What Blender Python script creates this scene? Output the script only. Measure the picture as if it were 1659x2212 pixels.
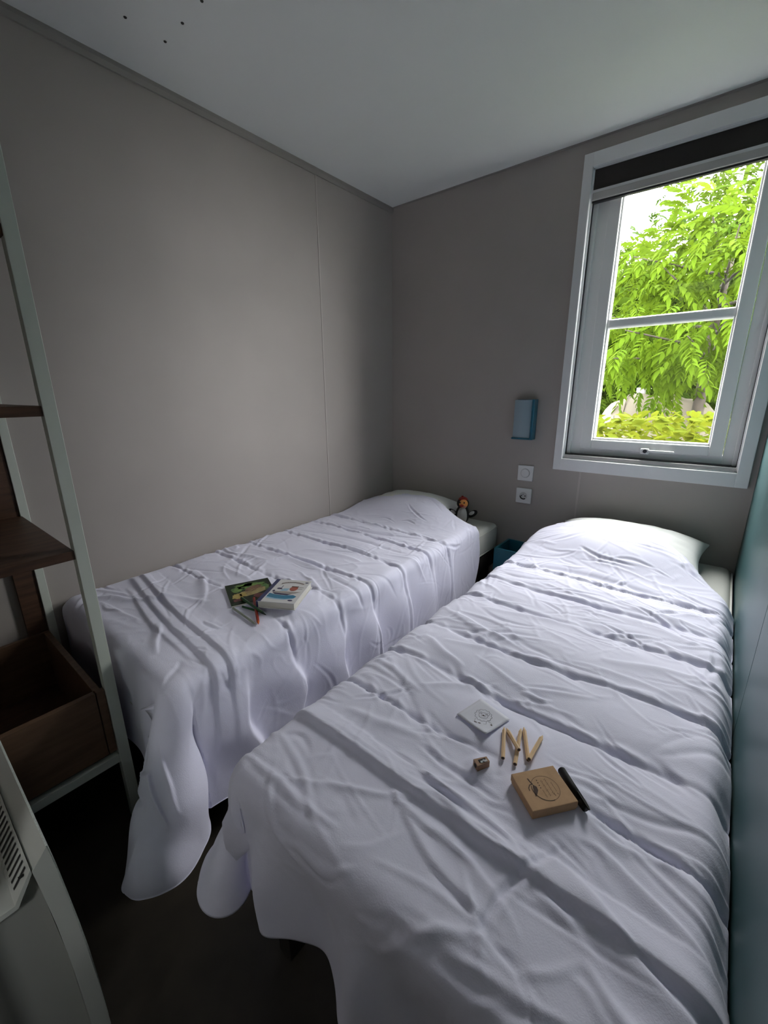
import bpy, bmesh, math, random
import numpy as np
from mathutils import Vector, Matrix

for _o in list(bpy.data.objects):
    bpy.data.objects.remove(_o, do_unlink=True)
scene = bpy.context.scene
COL = scene.collection
PI = math.pi

# ------------------------------------------------------------------ camera
CAM = (1.653, 0.0, 1.18)
cam_data = bpy.data.cameras.new('camera')
cam_data.sensor_fit = 'HORIZONTAL'
cam_data.sensor_width = 36.0
cam_data.lens = 36.0 * 908.0 / 1659.0
cam_data.clip_start = 0.01
cam = bpy.data.objects.new('camera', cam_data)
COL.objects.link(cam)
_R = [[0.77815231, 0.16599029, -0.60574435],
      [0.62802868, -0.21742962, 0.74719766],
      [-0.00767921, -0.9618584, -0.27344002]]
cam.matrix_world = Matrix(((_R[0][0], -_R[0][1], -_R[0][2], CAM[0]),
                           (_R[1][0], -_R[1][1], -_R[1][2], CAM[1]),
                           (_R[2][0], -_R[2][1], -_R[2][2], CAM[2]),
                           (0, 0, 0, 1)))
scene.camera = cam

# ------------------------------------------------------------------ sky, sun, exposure
world = bpy.data.worlds.new('sky')
scene.world = world
world.use_nodes = True
_wn = world.node_tree.nodes
_bg = _wn['Background']
_bg.inputs[0].default_value = (1.0, 0.965, 0.955, 1)      # even bright overcast
_bg.inputs[1].default_value = 29.5
sun_data = bpy.data.lights.new('sun', 'SUN')
sun_data.energy = 6.0
sun_data.angle = math.radians(6)
sun_data.color = (1.0, 0.95, 0.86)
sun = bpy.data.objects.new('sun', sun_data)
COL.objects.link(sun)
sun.rotation_euler = (math.radians(32), 0, math.radians(-20))   # shines away from the house, onto the garden
portal_data = bpy.data.lights.new('window_portal', 'AREA')
portal_data.shape = 'RECTANGLE'
portal_data.size = 0.62
portal_data.size_y = 1.10
portal_data.cycles.is_portal = True
portal = bpy.data.objects.new('window_portal', portal_data)
COL.objects.link(portal)
portal.location = (1.38, 2.27, 1.45)
portal.rotation_euler = (math.radians(-90), 0, 0)
hall_portal_data = bpy.data.lights.new('hall_portal', 'AREA')  # portal for the added hallway fill window
hall_portal_data.shape = 'RECTANGLE'
hall_portal_data.size = 0.41
hall_portal_data.size_y = 0.39
hall_portal_data.cycles.is_portal = True
hall_portal = bpy.data.objects.new('hall_portal', hall_portal_data)
COL.objects.link(hall_portal)
hall_portal.location = (1.92, -.835, 1.455)
hall_portal.rotation_euler = (0, math.radians(90), 0)
scene.view_settings.view_transform = 'Standard'
scene.view_settings.look = 'None'
scene.view_settings.gamma = 1.0
scene.view_settings.use_curve_mapping = False
scene.view_settings.exposure = 0.0
scene.cycles.max_bounces = 14
scene.cycles.diffuse_bounces = 8
scene.cycles.transparent_max_bounces = 24
scene.cycles.use_denoising = True
scene.cycles.sample_clamp_indirect = 10.0

# ------------------------------------------------------------------ materials
def mat(name, col, rough=0.6, metal=0.0, var=0.0, scale=12.0, bump=0.0, bscale=200.0,
        stretch=(1, 1, 1), sheen=0.0, spec=0.5, col2=None, trans=0.0):
    m = bpy.data.materials.new(name)
    m.use_nodes = True
    nt = m.node_tree
    b = nt.nodes['Principled BSDF']
    b.inputs['Base Color'].default_value = (*col, 1)
    b.inputs['Roughness'].default_value = rough
    b.inputs['Metallic'].default_value = metal
    b.inputs['Specular IOR Level'].default_value = spec
    if sheen:
        b.inputs['Sheen Weight'].default_value = sheen
    tc = nt.nodes.new('ShaderNodeTexCoord')
    mp = nt.nodes.new('ShaderNodeMapping')
    mp.inputs['Scale'].default_value = stretch
    nt.links.new(tc.outputs['Object'], mp.inputs[0])
    if var or col2:
        n = nt.nodes.new('ShaderNodeTexNoise')
        n.inputs['Scale'].default_value = scale
        n.inputs['Detail'].default_value = 5
        nt.links.new(mp.outputs[0], n.inputs['Vector'])
        r = nt.nodes.new('ShaderNodeValToRGB')
        c2 = col2 if col2 else tuple(min(1, c * (1 + var)) for c in col)
        c1 = col if col2 else tuple(c * (1 - var) for c in col)
        r.color_ramp.elements[0].position = 0.33
        r.color_ramp.elements[1].position = 0.67
        r.color_ramp.elements[0].color = (*c1, 1)
        r.color_ramp.elements[1].color = (*c2, 1)
        nt.links.new(n.outputs['Fac'], r.inputs[0])
        nt.links.new(r.outputs[0], b.inputs['Base Color'])
    if bump:
        n2 = nt.nodes.new('ShaderNodeTexNoise')
        n2.inputs['Scale'].default_value = bscale
        n2.inputs['Detail'].default_value = 3
        nt.links.new(mp.outputs[0], n2.inputs['Vector'])
        bp = nt.nodes.new('ShaderNodeBump')
        bp.inputs['Strength'].default_value = bump
        bp.inputs['Distance'].default_value = 0.002
        nt.links.new(n2.outputs['Fac'], bp.inputs['Height'])
        nt.links.new(bp.outputs[0], b.inputs['Normal'])
    if trans:
        tr = nt.nodes.new('ShaderNodeBsdfTranslucent')
        tr.inputs[0].default_value = (*(col2 or col), 1)
        mx = nt.nodes.new('ShaderNodeMixShader')
        mx.inputs[0].default_value = trans
        out = nt.nodes['Material Output']
        nt.links.new(b.outputs[0], mx.inputs[1])
        nt.links.new(tr.outputs[0], mx.inputs[2])
        nt.links.new(mx.outputs[0], out.inputs[0])
    return m

def glass_mat(name, tint=(1, 1, 1), refl=0.06):
    m = bpy.data.materials.new(name)
    m.use_nodes = True
    nt = m.node_tree
    nt.nodes.remove(nt.nodes['Principled BSDF'])
    t = nt.nodes.new('ShaderNodeBsdfTransparent')
    t.inputs[0].default_value = (*tint, 1)
    g = nt.nodes.new('ShaderNodeBsdfGlossy')
    g.inputs['Roughness'].default_value = 0.02
    mx = nt.nodes.new('ShaderNodeMixShader')
    mx.inputs[0].default_value = refl
    nt.links.new(t.outputs[0], mx.inputs[1])
    nt.links.new(g.outputs[0], mx.inputs[2])
    nt.links.new(mx.outputs[0], nt.nodes['Material Output'].inputs[0])
    return m

M = {}
M['wall'] = mat('greige_panel', (0.39, 0.355, 0.335), 0.62, var=0.03, scale=3, bump=0.05, bscale=350)
M['strip'] = mat('joint_strip', (0.46, 0.42, 0.40), 0.5)
M['ceil'] = mat('ceiling_panel', (0.85, 0.87, 0.86), 0.7, var=0.02, scale=2, bump=0.06, bscale=250)
M['covetrim'] = mat('cove_trim', (0.30, 0.28, 0.265), 0.6)
M['teal'] = mat('teal_panel', (0.042, 0.105, 0.11), 0.38, var=0.06, scale=4, bump=0.04, bscale=300)
M['tealdark'] = mat('panel_gap', (0.02, 0.035, 0.04), 0.8)
M['floor'] = mat('dark_vinyl', (0.035, 0.028, 0.02), 0.65, var=0.25, scale=9, bump=0.1, bscale=120)
M['pvc'] = mat('white_pvc', (0.88, 0.88, 0.88), 0.35)
M['casing'] = mat('casing_white', (0.78, 0.78, 0.80), 0.5)
M['gasket'] = mat('black_gasket', (0.02, 0.02, 0.025), 0.6)
M['bead'] = mat('glazing_bead', (0.80, 0.80, 0.82), 0.3)
M['blind'] = mat('blind_fabric', (0.028, 0.022, 0.022), 0.85, bump=0.3, bscale=500)
M['alu'] = mat('aluminium_bar', (0.50, 0.48, 0.48), 0.45, metal=0.2)
M['handle'] = mat('handle_white', (0.8, 0.8, 0.8), 0.3)
M['glass'] = glass_mat('window_glass', (0.98, 1.0, 0.99), 0.05)
M['sheet'] = mat('white_cotton', (0.79, 0.785, 0.95), 0.8, var=0.02, scale=6, bump=0.18, bscale=420, sheen=0.15, spec=0.25)
M['pillow'] = mat('pillow_cotton', (0.80, 0.81, 0.80), 0.8, bump=0.18, bscale=300, sheen=0.15, spec=0.25)
M['mattress'] = mat('mattress_cover', (0.60, 0.60, 0.57), 0.85, bump=0.2, bscale=260, spec=0.2)
M['bedframe'] = mat('bed_frame_dark', (0.03, 0.025, 0.022), 0.6)
M['post'] = mat('post_white_metal', (0.62, 0.66, 0.60), 0.45)
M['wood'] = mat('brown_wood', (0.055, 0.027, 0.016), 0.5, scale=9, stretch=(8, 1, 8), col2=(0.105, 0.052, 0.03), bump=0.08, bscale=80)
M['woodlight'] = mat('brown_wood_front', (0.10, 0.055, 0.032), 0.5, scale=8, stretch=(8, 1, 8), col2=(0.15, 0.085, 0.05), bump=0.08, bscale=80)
M['heater'] = mat('heater_white', (0.56, 0.58, 0.55), 0.4)
M['heatergrey'] = mat('heater_side_grey', (0.42, 0.43, 0.41), 0.45)
M['heaterpanel'] = mat('heater_panel_textured', (0.5, 0.54, 0.51), 0.4, var=0.15, scale=300, bump=0.3, bscale=500)
M['dark'] = mat('dark_void', (0.012, 0.012, 0.012), 0.8)
M['bluebox'] = mat('teal_box', (0.012, 0.14, 0.20), 0.45, var=0.05, scale=15)
M['lampback'] = mat('lamp_teal_body', (0.008, 0.10, 0.16), 0.35)
M['lampshade'] = mat('lamp_frosted_blue', (0.40, 0.52, 0.60), 0.25, trans=0.30)
M['bulb'] = mat('bulb_frosted', (0.7, 0.75, 0.78), 0.2)
M['plate'] = mat('plate_white', (0.74, 0.74, 0.75), 0.35)
M['plategrey'] = mat('plate_insert', (0.52, 0.52, 0.53), 0.4)
M['screw'] = mat('screw_dark', (0.03, 0.03, 0.025), 0.5)
M['kraft'] = mat('kraft_card', (0.47, 0.29, 0.16), 0.8, var=0.06, scale=60, bump=0.1, bscale=300)
M['kraftside'] = M['kraft']
M['ink'] = mat('dark_ink', (0.07, 0.04, 0.03), 0.8)
M['inklight'] = mat('thin_ink', (0.13, 0.07, 0.042), 0.8)
M['card'] = mat('white_card', (0.70, 0.70, 0.80), 0.7)
M['inkgrey'] = mat('grey_ink', (0.20, 0.20, 0.25), 0.8)
M['black'] = mat('black_plastic', (0.006, 0.006, 0.006), 0.6, spec=0.2)
M['pencilwood'] = mat('natural_pencil_wood', (0.74, 0.52, 0.31), 0.5, scale=30, stretch=(1, 8, 1), var=0.08)
M['lead'] = mat('pencil_lead_end', (0.05, 0.03, 0.025), 0.6)
M['sharp'] = mat('sharpener_wood', (0.30, 0.16, 0.09), 0.5, var=0.1, scale=60)
M['steel'] = mat('steel_blade', (0.6, 0.6, 0.62), 0.25, metal=0.9)
M['paper'] = mat('page_paper', (0.68, 0.66, 0.60), 0.85, stretch=(1, 1, 60), var=0.06, scale=30)
M['whitecover'] = mat('white_cover', (0.66, 0.65, 0.66), 0.35)
M['navy'] = mat('navy_spine', (0.012, 0.02, 0.10), 0.3)
M['sea'] = mat('sea_blue', (0.02, 0.17, 0.30), 0.35)
M['sealight'] = mat('sea_light_blue', (0.30, 0.48, 0.62), 0.35)
M['boat'] = mat('boat_hull_grey', (0.33, 0.30, 0.28), 0.35)
M['navyhull'] = mat('boat_navy', (0.03, 0.025, 0.09), 0.35)
M['redround'] = mat('red_round', (0.36, 0.09, 0.06), 0.35)
M['titlebrown'] = mat('title_brown', (0.09, 0.05, 0.035), 0.4)
M['jungle'] = mat('jungle_dark', (0.006, 0.010, 0.006), 0.45, scale=60, col2=(0.014, 0.036, 0.010), spec=0.25)
M['leafgreen'] = mat('leaf_green_print', (0.03, 0.13, 0.02), 0.3, scale=90, col2=(0.16, 0.28, 0.04))
M['ochre'] = mat('ochre_print', (0.34, 0.22, 0.03), 0.3, scale=80, col2=(0.42, 0.34, 0.10))
M['tanprint'] = mat('tan_print', (0.25, 0.17, 0.06), 0.3, scale=70, col2=(0.36, 0.30, 0.12))
M['brownprint'] = mat('brown_print', (0.11, 0.045, 0.02), 0.3, scale=80, col2=(0.20, 0.10, 0.05))
M['redprint'] = mat('red_print', (0.12, 0.012, 0.012), 0.3)
M['greenpen'] = mat('green_pencil', (0.012, 0.07, 0.02), 0.3)
M['redpen'] = mat('red_pencil', (0.30, 0.025, 0.012), 0.3)
M['orangetip'] = mat('orange_band', (0.55, 0.12, 0.03), 0.3)
M['greypen'] = mat('grey_pencil', (0.30, 0.33, 0.28), 0.3)
M['tip'] = mat('dark_green_tip', (0.01, 0.03, 0.025), 0.3)
M['plushblack'] = mat('plush_black', (0.012, 0.011, 0.011), 0.95, bump=0.6, bscale=500)
M['plushgrey'] = mat('plush_pale_grey', (0.42, 0.42, 0.41), 0.95, bump=0.6, bscale=500)
M['plushorange'] = mat('plush_orange', (0.62, 0.26, 0.07), 0.9, bump=0.4, bscale=500)
M['plushpink'] = mat('plush_pink', (0.45, 0.20, 0.17), 0.9)
M['plushred'] = mat('plush_red', (0.22, 0.018, 0.012), 0.95, bump=0.5, bscale=500)
# garden
M['leaf_near'] = mat('leaf_bright', (0.021, 0.046, 0.002), 0.8, scale=3, col2=(0.054, 0.086, 0.005), trans=0.35, spec=0.03)
M['leaf_tree'] = mat('leaf_mid', (0.014, 0.032, 0.0025), 0.8, scale=1.5, col2=(0.038, 0.062, 0.005), trans=0.35, spec=0.03)
M['leaf_far'] = mat('leaf_deep', (0.008, 0.021, 0.003), 0.55, scale=1.2, col2=(0.022, 0.042, 0.006), trans=0.3, spec=0.03)
M['leaf_hedge'] = mat('leaf_yellowgreen', (0.038, 0.058, 0.003), 0.8, scale=5, col2=(0.078, 0.088, 0.007), trans=0.4, spec=0.03)
M['bark'] = mat('bark', (0.0217, 0.0161, 0.0112), 0.9, var=0.3, scale=30, bump=0.5, bscale=60)
M['grass'] = mat('grass', (0.0186, 0.0279, 0.0093), 0.9, scale=2, col2=(0.0310, 0.0403, 0.0155), bump=0.5, bscale=60)
M['tarp'] = mat('tan_tarpaulin', (0.0620, 0.0515, 0.0341), 0.7, var=0.1, scale=4)
M['sitewhite'] = mat('white_post_paint', (0.0868, 0.0806, 0.0806), 0.6)

# ------------------------------------------------------------------ helpers
def link_mesh(name, verts, faces, m, parent=None, smooth=False):
    me = bpy.data.meshes.new(name)
    me.from_pydata([tuple(map(float, v)) for v in verts], [], [tuple(map(int, f)) for f in faces])
    me.update()
    return link_me(name, me, m, parent, smooth)

def link_me(name, me, m, parent=None, smooth=False):
    if m is not None and not me.materials:
        me.materials.append(M[m] if isinstance(m, str) else m)
    if smooth:
        me.polygons.foreach_set('use_smooth', [True] * len(me.polygons))
    o = bpy.data.objects.new(name, me)
    COL.objects.link(o)
    if parent is not None:
        o.parent = parent
    return o

def obj(name, bm, m, parent=None, smooth=False):
    bmesh.ops.recalc_face_normals(bm, faces=bm.faces)
    me = bpy.data.meshes.new(name)
    bm.to_mesh(me)
    bm.free()
    return link_me(name, me, m, parent, smooth)

def BM():
    return bmesh.new()

def bx(bm, x0, x1, y0, y1, z0, z1, bev=0.0, seg=2):
    r = bmesh.ops.create_cube(bm, size=1.0)
    vs = r['verts']
    for v in vs:
        v.co = Vector((x0 + (v.co.x + .5) * (x1 - x0), y0 + (v.co.y + .5) * (y1 - y0), z0 + (v.co.z + .5) * (z1 - z0)))
    if bev > 0:
        es = list({e for v in vs for e in v.link_edges})
        bmesh.ops.bevel(bm, geom=es, offset=bev, segments=seg, affect='EDGES', profile=0.5)
    return bm

def box(name, x0, x1, y0, y1, z0, z1, m, parent=None, bev=0.0):
    return obj(name, bx(BM(), x0, x1, y0, y1, z0, z1, bev), m, parent)

def tube(bm, p0, p1, r0, r1=None, n=10, caps=True):
    p0, p1 = Vector(p0), Vector(p1)
    d = p1 - p0
    q = d.to_track_quat('Z', 'Y').to_matrix().to_4x4()
    bmesh.ops.create_cone(bm, cap_ends=caps, segments=n, radius1=r0, radius2=r0 if r1 is None else r1,
                          depth=d.length, matrix=Matrix.Translation((p0 + p1) / 2) @ q)
    return bm

def ball(bm, c, rx, ry, rz, u=16, v=10, rot=None):
    mt = Matrix.Translation(c)
    if rot is not None:
        mt = mt @ rot
    bmesh.ops.create_uvsphere(bm, u_segments=u, v_segments=v, radius=1.0, matrix=mt @ Matrix.Diagonal((rx, ry, rz, 1)))
    return bm

def prism(bm, pts, lo, hi, axis='z'):
    """polygon pts extruded along an axis between lo and hi"""
    def mk(a, b, c):
        return {'z': (a, b, c), 'x': (c, a, b), 'y': (a, c, b)}[axis]
    A = [bm.verts.new(mk(p[0], p[1], lo)) for p in pts]
    B = [bm.verts.new(mk(p[0], p[1], hi)) for p in pts]
    n = len(pts)
    bm.faces.new(A[::-1])
    bm.faces.new(B)
    for i in range(n):
        bm.faces.new((A[i], A[(i + 1) % n], B[(i + 1) % n], B[i]))
    return bm

def empty(name, loc=(0, 0, 0), rz=0.0):
    o = bpy.data.objects.new(name, None)
    o.empty_display_size = 0.05
    COL.objects.link(o)
    o.location = loc
    o.rotation_euler = (0, 0, rz)
    return o

def tag(o, label=None, cat=None, group=None, kind=None):
    if label: o['label'] = label
    if cat: o['category'] = cat
    if group: o['group'] = group
    if kind: o['kind'] = kind
    return o

def struct(o, label, cat):
    return tag(o, label, cat, None, 'structure')

# flat print shapes in local xy at height z
def ring(cx, cy, rx, ry, w, n=40, a0=0.0, a1=2 * PI):
    P, F = [], []
    for i in range(n + 1):
        a = a0 + (a1 - a0) * i / n
        P += [(cx + rx * math.cos(a), cy + ry * math.sin(a)), (cx + (rx - w) * math.cos(a), cy + (ry - w) * math.sin(a))]
    for i in range(n):
        F.append((2 * i, 2 * i + 1, 2 * i + 3, 2 * i + 2))
    return P, F

def disc(cx, cy, rx, ry, n=20, rot=0.0):
    P = []
    for i in range(n):
        a = 2 * PI * i / n
        x, y = rx * math.cos(a), ry * math.sin(a)
        P.append((cx + x * math.cos(rot) - y * math.sin(rot), cy + x * math.sin(rot) + y * math.cos(rot)))
    return P, [tuple(range(n))]

def poly(pts):
    return list(pts), [tuple(range(len(pts)))]

def stroke(pts, w):
    P, F = [], []
    for i, p in enumerate(pts):
        a = pts[max(0, i - 1)]; b = pts[min(len(pts) - 1, i + 1)]
        dx, dy = b[0] - a[0], b[1] - a[1]
        l = math.hypot(dx, dy) or 1
        nx, ny = -dy / l * w / 2, dx / l * w / 2
        P += [(p[0] + nx, p[1] + ny), (p[0] - nx, p[1] - ny)]
    for i in range(len(pts) - 1):
        F.append((2 * i, 2 * i + 1, 2 * i + 3, 2 * i + 2))
    return P, F

def decal(name, shapes, z, m, parent):
    V, F = [], []
    for P, f in shapes:
        k = len(V)
        V += [(p[0], p[1], z) for p in P]
        F += [tuple(i + k for i in q) for q in f]
    o = link_mesh(name, V, F, m, parent)
    bm = BM(); bm.from_mesh(o.data)
    for fc in bm.faces:
        fc.normal_update()
        if fc.normal.z < 0: fc.normal_flip()
    bm.to_mesh(o.data); bm.free()
    return o

# ------------------------------------------------------------------ room shell
XR = 1.768          # teal wall face
YB = 2.13           # window wall face
ZC = 2.158
YF = -0.085         # front wall face
WX0, WX1, WZ0, WZ1 = 1.046, 1.707, 0.865, 2.057     # window opening

fl = struct(box('floor', -0.1, 1.9, -1.4, YB + .1, -0.06, 0.0, 'floor'), 'dark brown vinyl floor', 'floor')
ce = struct(box('ceiling', -0.1, 1.9, -1.4, YB + .1, ZC, ZC + .08, 'ceil'), 'pale grey flat ceiling', 'ceiling')
for p in [(0.203, 0.698), (0.303, 0.805), (0.203, 0.804), (0.408, 0.804)]:
    bm = BM(); ball(bm, (p[0], p[1], ZC), 0.0045, 0.0045, 0.003, 10, 6)
    obj('screw', bm, 'screw', ce, True)
wl = struct(box('wall_left', -0.10, -0.012, -1.4, YB + .1, 0.0, ZC, 'dark'), 'greige panelled wall behind the left bed', 'wall')
box('panel', -0.012, 0.0, -1.4, 1.5615, 0.0, ZC, 'wall', wl)
box('panel', -0.012, 0.0, 1.5645, YB, 0.0, ZC, 'wall', wl)
box('joint_strip', -0.002, 0.0025, 1.5595, 1.5665, 0.0, ZC - .024, 'strip', wl, 0.001)

bm = BM()
for (a, b, c, d) in [(-.1, WX0, 0, ZC), (WX1, 1.9, 0, ZC), (WX0, WX1, 0, WZ0), (WX0, WX1, WZ1, ZC)]:
    bx(bm, a, b, YB + .010, YB + .085, c, d)
wb = struct(obj('wall_back', bm, 'wall'), 'greige wall holding the window', 'wall')
box('panel', 0.0, WX0, YB, YB + .010, 0.0, ZC, 'wall', wb)
box('panel', WX0, 1.1335, YB, YB + .010, 0.0, WZ0, 'wall', wb)
box('panel', 1.1365, WX1, YB, YB + .010, 0.0, WZ0, 'wall', wb)
box('panel', WX1, XR, YB, YB + .010, 0.0, ZC, 'wall', wb)
box('panel', WX0, WX1, YB, YB + .010, WZ1, ZC, 'wall', wb)
box('joint_strip', 1.131, 1.139, YB - .002, YB + .002, 0.0, 0.81, 'strip', wb, 0.0008)

bm = BM(); bx(bm, XR + .014, 1.9, YF, YB + .1, 0, ZC)
for (a, b, c, d) in [(-1.4, -1.03, 0, ZC), (-.64, YF, 0, ZC), (-1.03, -.64, 0, 1.25), (-1.03, -.64, 1.66, ZC)]:  # leaves an opening for the added fill window
    bx(bm, XR + .014, 1.9, a, b, c, d)
wr = struct(obj('wall_right', bm, 'tealdark'), 'dark teal wall beside the right bed', 'wall')
box('panel', XR, XR + .014, YF, 1.030, 0.0, ZC, 'teal', wr, 0.001)
box('panel', XR, XR + .014, 1.034, YB + .01, 0.0, ZC, 'teal', wr, 0.001)

bm = BM()
bx(bm, -.1, 1.075, YF - .06, YF, 0, ZC)
bx(bm, 1.075, XR + .02, YF - .06, YF, 2.02, ZC)
struct(obj('wall_front', bm, 'wall'), 'greige front wall around the door opening', 'wall')
bm = BM(); bx(bm, -.1, 1.9, -1.5, -1.4, 0, ZC)
w2 = struct(empty('fill_window', (1.85, -.835, 1.25)), 'small unseen hallway window added behind the camera for fill light', 'window')  # unseen window, added to let soft fill light in from behind
for (a, b, c, d) in [(-.195, -.175, 0, .41), (.175, .195, 0, .41), (-.175, .175, 0, .02), (-.175, .175, .39, .41)]:
    obj('frame', bx(BM(), -.03, .03, a, b, c, d, .003), 'pvc', w2)
obj('pane', bx(BM(), -.003, .003, -.175, .175, .02, .39), 'glass', w2)
struct(obj('wall_hall', bm, 'wall'), 'greige wall of the hallway behind the door', 'wall')
bm = BM(); prism(bm, [(0.0, ZC), (0.0, ZC - .026), (0.007, ZC - .026), (0.012, ZC - .012), (0.012, ZC)], YF, YB, 'y')
struct(obj('trim_1', bm, 'covetrim'), 'thin cove strip between left wall and ceiling', 'trim')
bm = BM(); prism(bm, [(YB, ZC), (YB, ZC - .004), (YB - .010, ZC - .002), (YB - .010, ZC)], 0.012, XR, 'x')
struct(obj('trim_2', bm, 'covetrim'), 'thin strip between window wall and ceiling', 'trim')

# ------------------------------------------------------------------ window
win = struct(empty('window_1', (1.38, YB, 0.81)), 'white framed casement window with crossbar above the right bed', 'window')
def wpart(name, bm, m, parent=None):
    """world coordinates to the window's own"""
    o = obj(name, bm, m, parent or win)
    if parent is None:
        o.location = (-1.38, -YB, -0.81)
    return o
CX0, CX1, CZ0, CZ1 = 1.010, 1.747, 0.811, 2.106
for (a, b, c, d) in [(CX0, WX0 + .001, CZ0, CZ1), (WX1 - .001, CX1, CZ0, CZ1), (WX0, WX1, CZ0, WZ0 + .001), (WX0, WX1, WZ1 - .001, CZ1)]:
    wpart('casing', bx(BM(), a, b, YB - .018, YB + .002, c, d, 0.002), 'casing')
# reveal lining
for (a, b, c, d) in [(WX0 - .003, WX0 + .006, WZ0, WZ1), (WX1 - .006, WX1 + .003, WZ0, WZ1), (WX0, WX1, WZ0 - .003, WZ0 + .006), (WX0, WX1, WZ1 - .006, WZ1 + .003)]:
    wpart('reveal', bx(BM(), a, b, YB + .002, YB + .14, c, d), 'casing')
# fixed frame
FX0, FX1, FZ0, FZ1 = WX0 + .006, WX1 - .006, WZ0 + .022, WZ1 - .006
fw = 0.062
for (a, b, c, d) in [(FX0, FX0 + fw, FZ0, FZ1), (FX1 - .050, FX1, FZ0, FZ1), (FX0 + fw, FX1 - .050, FZ0, FZ0 + .034), (FX0 + fw, FX1 - .050, FZ1 - .05, FZ1)]:
    wpart('frame', bx(BM(), a, b, YB + .045, YB + .11, c, d, 0.003), 'pvc')
# stepped profile on the left and right jambs
wpart('jamb_step', bx(BM(), FX0 + .0, FX0 + .018, YB + .028, YB + .05, FZ0, FZ1, 0.002), 'pvc')
wpart('jamb_step', bx(BM(), FX1 - .016, FX1, YB + .028, YB + .05, FZ0, FZ1, 0.002), 'pvc')
wpart('jamb_gasket', bx(BM(), FX0 - .003, FX0 + .002, YB + .015, YB + .05, FZ0, FZ1), 'gasket')
wpart('jamb_gasket', bx(BM(), FX1 - .002, FX1 + .003, YB + .015, YB + .05, FZ0, FZ1), 'gasket')
# sill track with black seal below the sash
wpart('sill_track', bx(BM(), WX0 + .006, WX1 - .006, YB + .0, YB + .08, WZ0 + .006, WZ0 + .020, 0.002), 'alu')
wpart('sill_seal', bx(BM(), WX0 + .008, WX1 - .008, YB + .012, YB + .05, WZ0 + .0195, WZ0 + .0245), 'gasket')
# sash
GX0, GX1, GZ0, GZ1 = 1.160, 1.604, 0.960, 1.965
SX0, SX1, SZ0, SZ1 = 1.112, 1.650, 0.918, 2.012
sash = wpart('sash', bx(BM(), SX0, GX0, YB + .030, YB + .085, SZ0, SZ1, 0.004), 'pvc')
for (a, b, c, d, n) in [(GX1, SX1, SZ0, SZ1, 'stile'), (GX0, GX1, SZ0, GZ0, 'rail'), (GX0, GX1, GZ1, SZ1, 'rail')]:
    wpart(n, bx(BM(), a, b, YB + .030, YB + .085, c, d, 0.004), 'pvc', sash)
wpart('glazing_bar', bx(BM(), GX0, GX1, YB + .040, YB + .080, 1.441, 1.480, 0.010, 3), 'pvc', sash)
for (a, b, c, d) in [(GX0, GX0 + .007, GZ0, GZ1), (GX1 - .007, GX1, GZ0, GZ1), (GX0, GX1, GZ0, GZ0 + .008)]:
    wpart('bead', bx(BM(), a, b, YB + .042, YB + .078, c, d, 0.002), 'bead', sash)
for (c, d) in [(GZ0, 1.446), (1.475, GZ1)]:
    wpart('pane', bx(BM(), GX0, GX1, YB + .062, YB + .066, c, d), 'glass', sash)
hd = wpart('handle', bx(BM(), 1.366, 1.398, YB + .012, YB + .032, 0.912, 0.936, 0.004), 'handle')
wpart('lever', bx(BM(), 1.395, 1.490, YB + .008, YB + .018, 0.922, 0.931, 0.003), 'handle', hd)
bm = BM(); tube(bm, (1.384, YB + .013, .925), (1.384, YB + .006, .925), .008, .008, 14)
wpart('keyhole', bm, 'gasket', hd)

blind = tag(empty('roller_blind', (1.38, YB, 1.94)), 'dark brown roller blind rolled up at the top of the window', 'blind')
def bpart(name, bm, m, smooth=False):
    o = obj(name, bm, m, blind, smooth); o.location = (-1.38, -YB, -1.94); return o
bpart('fabric', bx(BM(), WX0 + .007, WX1 - .007, YB + .004, YB + .012, 1.975, WZ1 - .007), 'blind')
bpart('bottom_bar', bx(BM(), WX0 + .007, WX1 - .007, YB - .004, YB + .022, 1.938, 1.966, 0.003), 'alu')
bpart('bar_groove', bx(BM(), WX0 + .007, WX1 - .007, YB - .001, YB + .018, 1.966, 1.976), 'casing')
bpart('brush_seal', bx(BM(), WX0 + .007, WX1 - .007, YB + .002, YB + .020, 1.931, 1.938), 'gasket')
bm = BM(); tube(bm, (WX0 + .008, YB + .030, 2.028), (WX1 - .008, YB + .030, 2.028), .018, .018, 14)
bpart('roller', bm, 'blind', True)

# ------------------------------------------------------------------ duvets
rng = np.random.RandomState(7)

def smooth01(x):
    x = np.clip(x, 0, 1)
    return x * x * (3 - 2 * x)

class Noise1:
    def __init__(self, n=64, seed=0):
        self.v = np.random.RandomState(seed).uniform(-1, 1, n); self.n = n
    def __call__(self, x):
        i = np.floor(x).astype(int); f = x - i; f = f * f * (3 - 2 * f)
        return self.v[i % self.n] * (1 - f) + self.v[(i + 1) % self.n] * f

class Noise2:
    def __init__(self, n=64, seed=0):
        self.v = np.random.RandomState(seed).uniform(-1, 1, (n, n)); self.n = n
    def __call__(self, x, y):
        i = np.floor(x).astype(int); j = np.floor(y).astype(int)
        f = x - i; g = y - j
        f = f * f * (3 - 2 * f); g = g * g * (3 - 2 * g)
        n = self.n; v = self.v
        a = v[i % n, j % n] * (1 - f) + v[(i + 1) % n, j % n] * f
        b = v[i % n, (j + 1) % n] * (1 - f) + v[(i + 1) % n, (j + 1) % n] * f
        return a * (1 - g) + b * g

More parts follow.
